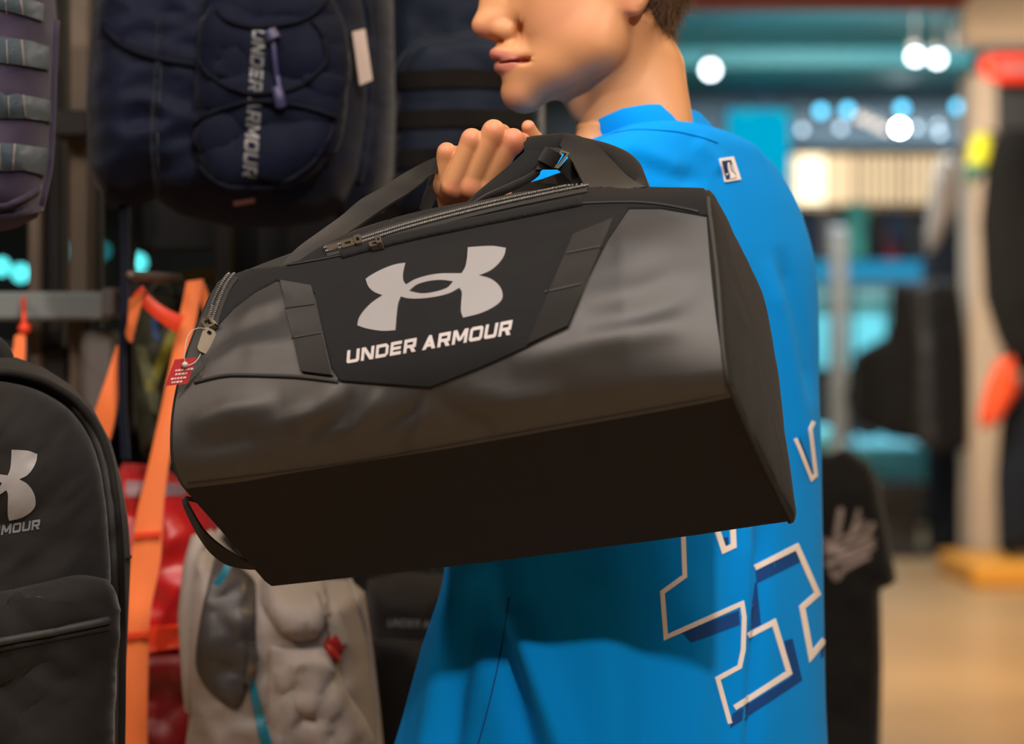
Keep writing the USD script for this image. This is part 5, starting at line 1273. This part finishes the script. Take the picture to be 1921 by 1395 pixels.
# garments on the far rail
gar = [(1494, 1540, 400, 486, 'garment_navy', 'navy'), (1536, 1566, 396, 484, 'garment_grey', 'grey'), (1560, 1592, 404, 486, 'garment_navy', 'navy'), (1582, 1632, 378, 486, 'garment_green', 'sea-green'), (1634, 1668, 392, 470, 'fixture_dark', 'black'), (1650, 1694, 420, 492, 'garment_red', 'dark red'), (1664, 1700, 396, 460, 'garment_navy', 'navy'), (1694, 1736, 400, 492, 'fixture_dark', 'black'), (1494, 1530, 416, 492, 'garment_red', 'dark red')]
rail = thing('clothes_rail', 'low rail of folded and hanging shirts behind the blue counter', 'clothes rail', P(1610, 1000, 19.6))
obj('rail_bar', tube(np.array([P(1480, 384, 19.6), P(1745, 384, 19.6)]), .012, 8), 'fixture_dark', rail)
for px in (1484, 1742): obj('rail_post', tube(np.array([P(px, 384, 19.6), [P(px, 384, 19.6)[0], 19.6, 0]]), .014, 8), 'fixture_dark', rail)
for i, (x0, x1, y0, y1, mn, cn) in enumerate(gar):
    w = x1 - x0
    o = pillow(sg.Polygon([(x0 + w*.35, y0), (x0 + w*.65, y0), (x1, y0 + 12), (x1 - 2, y0 + 34), (x1 - w*.16, y0 + 30), (x1 - w*.14, y1), (x0 + w*.14, y1), (x0 + w*.16, y0 + 30), (x0 + 2, y0 + 34), (x0, y0 + 12)]), 19.36 + .08 * (i % 3), .035, .035, edge=12, h=6)
    xm = (x0 + x1) / 2
    s = obj('hanging_shirt', o, mn, smooth=True); meta(s, ('leftmost navy shirt on the far rail behind the blue counter', 'grey shirt on the far rail behind the blue counter', 'navy shirt beside the sea-green shirt on the far rail', 'sea-green shirt hanging on the far rail', 'narrow black shirt beside the sea-green one on the far rail', 'dark red shirt under the navy one, right part of the far rail', 'rightmost navy shirt on the far rail', 'wide black shirt at the right end of the far rail', 'dark red shirt at the left end of the far rail')[i], 'shirt', 'shirts on the far rail')
    obj('hanger', tube(np.array([P(xm, y0 + 5, 19.36 + .08 * (i % 3)), P(xm, 386, 19.588)]), .008, 6), 'fixture_dark', s)
ct = thing('sales_counter', 'teal counter with a glowing blue front edge in the far shop', 'counter', P(1620, 1012, 18.2))
fbox('glowing_edge', 1470, 488, 1734, 524, 18.0, .5, 'edge_blue', ct); fbox('shelf', 1470, 528, 1690, 562, 18.1, .45, 'pale_teal', ct); fbox('front', 1470, 562, 1690, 690, 18.2, .35, 'cyan_gloss', ct); fbox('plinth', 1470, 690, 1690, 1012, 18.25, .3, 'fixture_dark', ct)
pg = thing('metal_post', 'slim grey metal post in front of the blue counter', 'post', P(1574, 1038, 17.0))
x = P(1574, 0, 17.0)[0]
obj('shaft', box((x, 17.0, 1.15), (.115, .06, 2.3), .01), 'post_grey', pg); obj('foot', box((x, 17.0, .01), (.16, .16, .02), .004), 'post_grey', pg)
pl = thing('display_table', 'low cyan display table with a scalloped glossy cover behind the black clothes', 'table', P(1640, 1040, 16.95))
sc = [(1500, 790), (1560, 800)] + [(1560 + 8 * k, 812 + 10 * abs(math.sin(k * .55))) for k in range(28)] + [(1790, 860), (1760, 905), (1690, 915), (1640, 900), (1570, 850), (1500, 840)]
obj('cover', pillow(sg.Polygon(sc).buffer(0), 17.2, .14, .2, edge=18, h=9), 'cyan_gloss', pl, smooth=True)
for px in (1570, 1700): obj('leg', tube(np.array([P(px, 880, 17.3), [P(px, 880, 17.3)[0], 17.3, 0]]), .02, 8), 'fixture_dark', pl)
bn = thing('bench', 'dark low bench on the tan floor in front of the far counter', 'bench', P(1730, 1030, 16.55))
a = P(1630, 1000, 16.55); b = P(1735, 1000, 16.55)
fbox('seat', 1630, 905, 1735, 950, 16.55, .5, 'fixture_dark', bn)
obj('body', box(((a[0]+b[0])/2, 16.82, .19), (b[0]-a[0]-.06, .4, .38), .01), 'fixture_dark', bn)

# black T-shirt with a pale script print, on a stand close behind the person
ts = thing('display_shirt', 'black T-shirt with pale script lettering on a floor stand behind the person', 'T-shirt', (P(1540, 0, 4.0)[0], 4.02, 0))
to = sg.Polygon([(1400, 900), (1440, 858), (1490, 842), (1520, 852), (1560, 852), (1585, 842), (1628, 866), (1648, 905), (1663, 985), (1682, 1088), (1668, 1100), (1652, 1104), (1655, 1250), (1650, 1480), (1420, 1480), (1424, 1100), (1395, 1080)])
tmh = pillow(to, 4.02, .06, .05, edge=60, h=12, wrinkle=.012, wscale=7, seed=81)
obj('shirt', tmh, 'black_cloth', ts, smooth=True); S_ = Surface(tmh)
zz2 = lambda pts: [(1520 + x / 4.65, 820 + y / 4.65) for x, y in pts]
scr = [sg.LineString(curve(zz2(q), 24)).buffer(w, cap_style=1) for q, w in (([(265, 640), (245, 760), (225, 880), (150, 1000)], 6), ([(225, 880), (330, 860), (420, 800), (470, 740)], 4), ([(420, 640), (390, 760), (330, 900)], 4),
       ([(150, 1000), (260, 960), (340, 920), (400, 900), (500, 840), (540, 760)], 5), ([(130, 900), (180, 960), (240, 1010), (330, 1000), (420, 960), (540, 900)], 5), ([(150, 1100), (230, 1080), (330, 1050), (430, 1010), (540, 960)], 5), ([(190, 1160), (230, 1230), (280, 1160), (400, 1090), (500, 1040)], 5))]
obj('script_print', decal(S_, shapely.union_all(scr).buffer(0), .001, 6), 'script_print', ts, label='pale handwritten-style print across the chest')
xx = P(1530, 0, 4.04)[0]
obj('stand_pole', trimesh.creation.cylinder(.012, 1.12, sections=12).apply_translation([xx, 4.04, .56]), 'fixture_dark', ts); obj('stand_foot', trimesh.creation.cylinder(.16, .02, sections=28).apply_translation([xx, 4.04, .01]), 'fixture_dark', ts)

# black clothes hanging from a rail
rk = thing('garment_rack', 'black floor rack carrying dark clothes in the middle distance', 'clothes rack', (P(1710, 0, 16.1)[0], 16.1, 0))
a, b = P(1600, 534, 16.1), P(1842, 528, 16.1)
obj('rail_bar', tube(np.array([a, b]), .016, 8), 'fixture_dark', rk)
for q in (a, b): obj('rail_post', tube(np.array([q, [q[0], 16.1, 0.0]]), .014, 8), 'fixture_dark', rk); obj('rack_foot', box((q[0], 16.1, .015), (.05, .5, .03), .004), 'fixture_dark', rk)
for i, (o, d, mn) in enumerate((([(1672, 536), (1708, 532), (1726, 640), (1722, 830), (1668, 822), (1650, 812), (1648, 660), (1664, 640)], 15.86, 'black_cloth'), ([(1712, 534), (1748, 532), (1764, 700), (1768, 850), (1722, 838), (1712, 760)], 16.0, 'fixture_dark'),
                               ([(1752, 534), (1800, 532), (1814, 640), (1830, 780), (1822, 838), (1780, 852), (1758, 840)], 15.86, 'black_cloth'), ([(1624, 650), (1666, 628), (1690, 640), (1690, 812), (1650, 812), (1594, 782), (1584, 744), (1604, 664)], 16.25, 'black_cloth'))):
    g = obj('hanging_garment', pillow(sg.Polygon(o).buffer(0), d, .055, .055, edge=20, h=9, wrinkle=.02, wscale=2.5, seed=90 + i), mn, smooth=True)
    meta(g, ('long black garment second from the left on the middle rack', 'narrow black garment in the middle of the middle rack', 'long black garment at the right end of the middle rack', 'short black garment hanging lower at the left end of the middle rack')[i], 'garment', 'black clothes on the middle rack')
    if i == 3: obj('hanger_strap', tube(np.array([P(1664, 640, 16.25), P(1660, 540, 16.13)]), .008, 8), 'fixture_dark', g)
# grey jacket on a headless form, dark trousers below
mq = thing('dressed_form', 'headless display form in a taupe jacket and dark trousers, left of the beige column', 'display form', (P(1765, 0, 16.75)[0], 16.75, 0))
obj('jacket', pillow(sg.Polygon([(1762, 300), (1776, 288), (1796, 300), (1804, 340), (1798, 390), (1780, 420), (1756, 470), (1738, 480), (1736, 440), (1744, 380), (1750, 330)]), 16.72, .14, .14, edge=26, h=8, wrinkle=.01), 'grey_cloth', mq, smooth=True)
obj('trousers', pillow(sg.Polygon([(1740, 450), (1790, 400), (1808, 420), (1812, 560), (1804, 700), (1808, 1030), (1740, 1030), (1734, 560), (1728, 500)]), 16.75, .13, .13, edge=26, h=12, wrinkle=.01), 'dark_navy', mq, smooth=True)
obj('form_base', box((P(1772, 0, 16.75)[0], 16.75, .03), (.34, .34, .06), .01), 'fixture_dark', mq)
# the near right rack: red lit topper, black jackets, lime and teal sleeve, orange vest, navy trousers
rr = thing('garment_rack', 'tall black rack with a glossy red topper at the right edge', 'clothes rack', (P(1950, 0, 15.0)[0], 15.0, .14))
rt = sg.Polygon([(1836, 122), (1846, 106), (1880, 100), (2060, 100), (2060, 156), (1870, 156), (1846, 146)]).buffer(-4).buffer(4)
obj('red_topper', pillow(rt, 14.75, .06, .06, edge=10, h=8), 'sign_red', rr, smooth=True); fbox('top_bar', 1866, 84, 2060, 100, 14.78, .08, 'fixture_dark', rr)
fbox('topper_print', 1874, 118, 2000, 136, 14.68, .02, 'print_pale', rr)
fbox('rack_post', 1885, 150, 1905, 1042, 14.98, .08, 'fixture_dark', rr); fbox('rack_post', 2030, 150, 2050, 1042, 14.98, .08, 'fixture_dark', rr); fbox('cross_panel', 1872, 150, 2060, 245, 14.94, .05, 'fixture_dark', rr)
fbox('garment_bar', 1840, 246, 2060, 256, 14.86, .06, 'fixture_dark', rr); fbox('garment_bar', 1866, 690, 2060, 698, 14.86, .06, 'fixture_dark', rr)
for nm, lab, cat, o, d, mn, k in (('jacket', 'black jacket hanging at the right edge under the red topper', 'jacket', [(1862, 262), (1890, 236), (1960, 236), (2010, 262), (2010, 690), (1905, 692), (1872, 640), (1846, 560), (1838, 420), (1848, 320)], 14.68, 'black_cloth', 44),
                         ('sleeve_top', 'lime and teal shirt edge showing left of the black jacket', 'shirt', [(1822, 262), (1838, 246), (1858, 252), (1862, 290), (1850, 322), (1826, 346), (1808, 340), (1812, 310)], 14.79, 'lime_cloth', 14),
                         ('orange_top', 'bright orange garment low beside the beige column', 'garment', [(1870, 676), (1900, 668), (1912, 730), (1892, 762), (1868, 796), (1840, 806), (1836, 780), (1848, 730)], 14.60, 'orange_cloth', 16),
                         ('trousers', 'dark navy trousers hanging below the orange garment at the right edge', 'trousers', [(1876, 790), (1920, 700), (2010, 700), (2010, 1035), (1872, 1035), (1868, 900)], 14.74, 'dark_navy', 40)):
    m_ = pillow(sg.Polygon(o), d, {'jacket': .11, 'sleeve_top': .04, 'orange_top': .08, 'trousers': .08}[nm], .04, edge=k, h=9, wrinkle=.02, wscale=2.5, seed=99)
    g = obj(nm, m_, mn, smooth=True); meta(g, lab, cat)
    if nm == 'sleeve_top': obj('teal_cuff', decal(Surface(m_), sg.Polygon([(1810, 312), (1836, 304), (1850, 322), (1826, 346), (1808, 340)]), .004, 7, sink=.004), 'teal_cloth', g, smooth=True)
yb = obj('floor_plinth', box(((P(1826, 0, 14.3)[0] + 4.6) / 2, 14.9, .07), (4.6 - P(1826, 0, 14.3)[0], 1.2, .14), .02), 'ochre_paint'); meta(yb, 'low ochre plinth on the floor at the right edge', 'plinth')
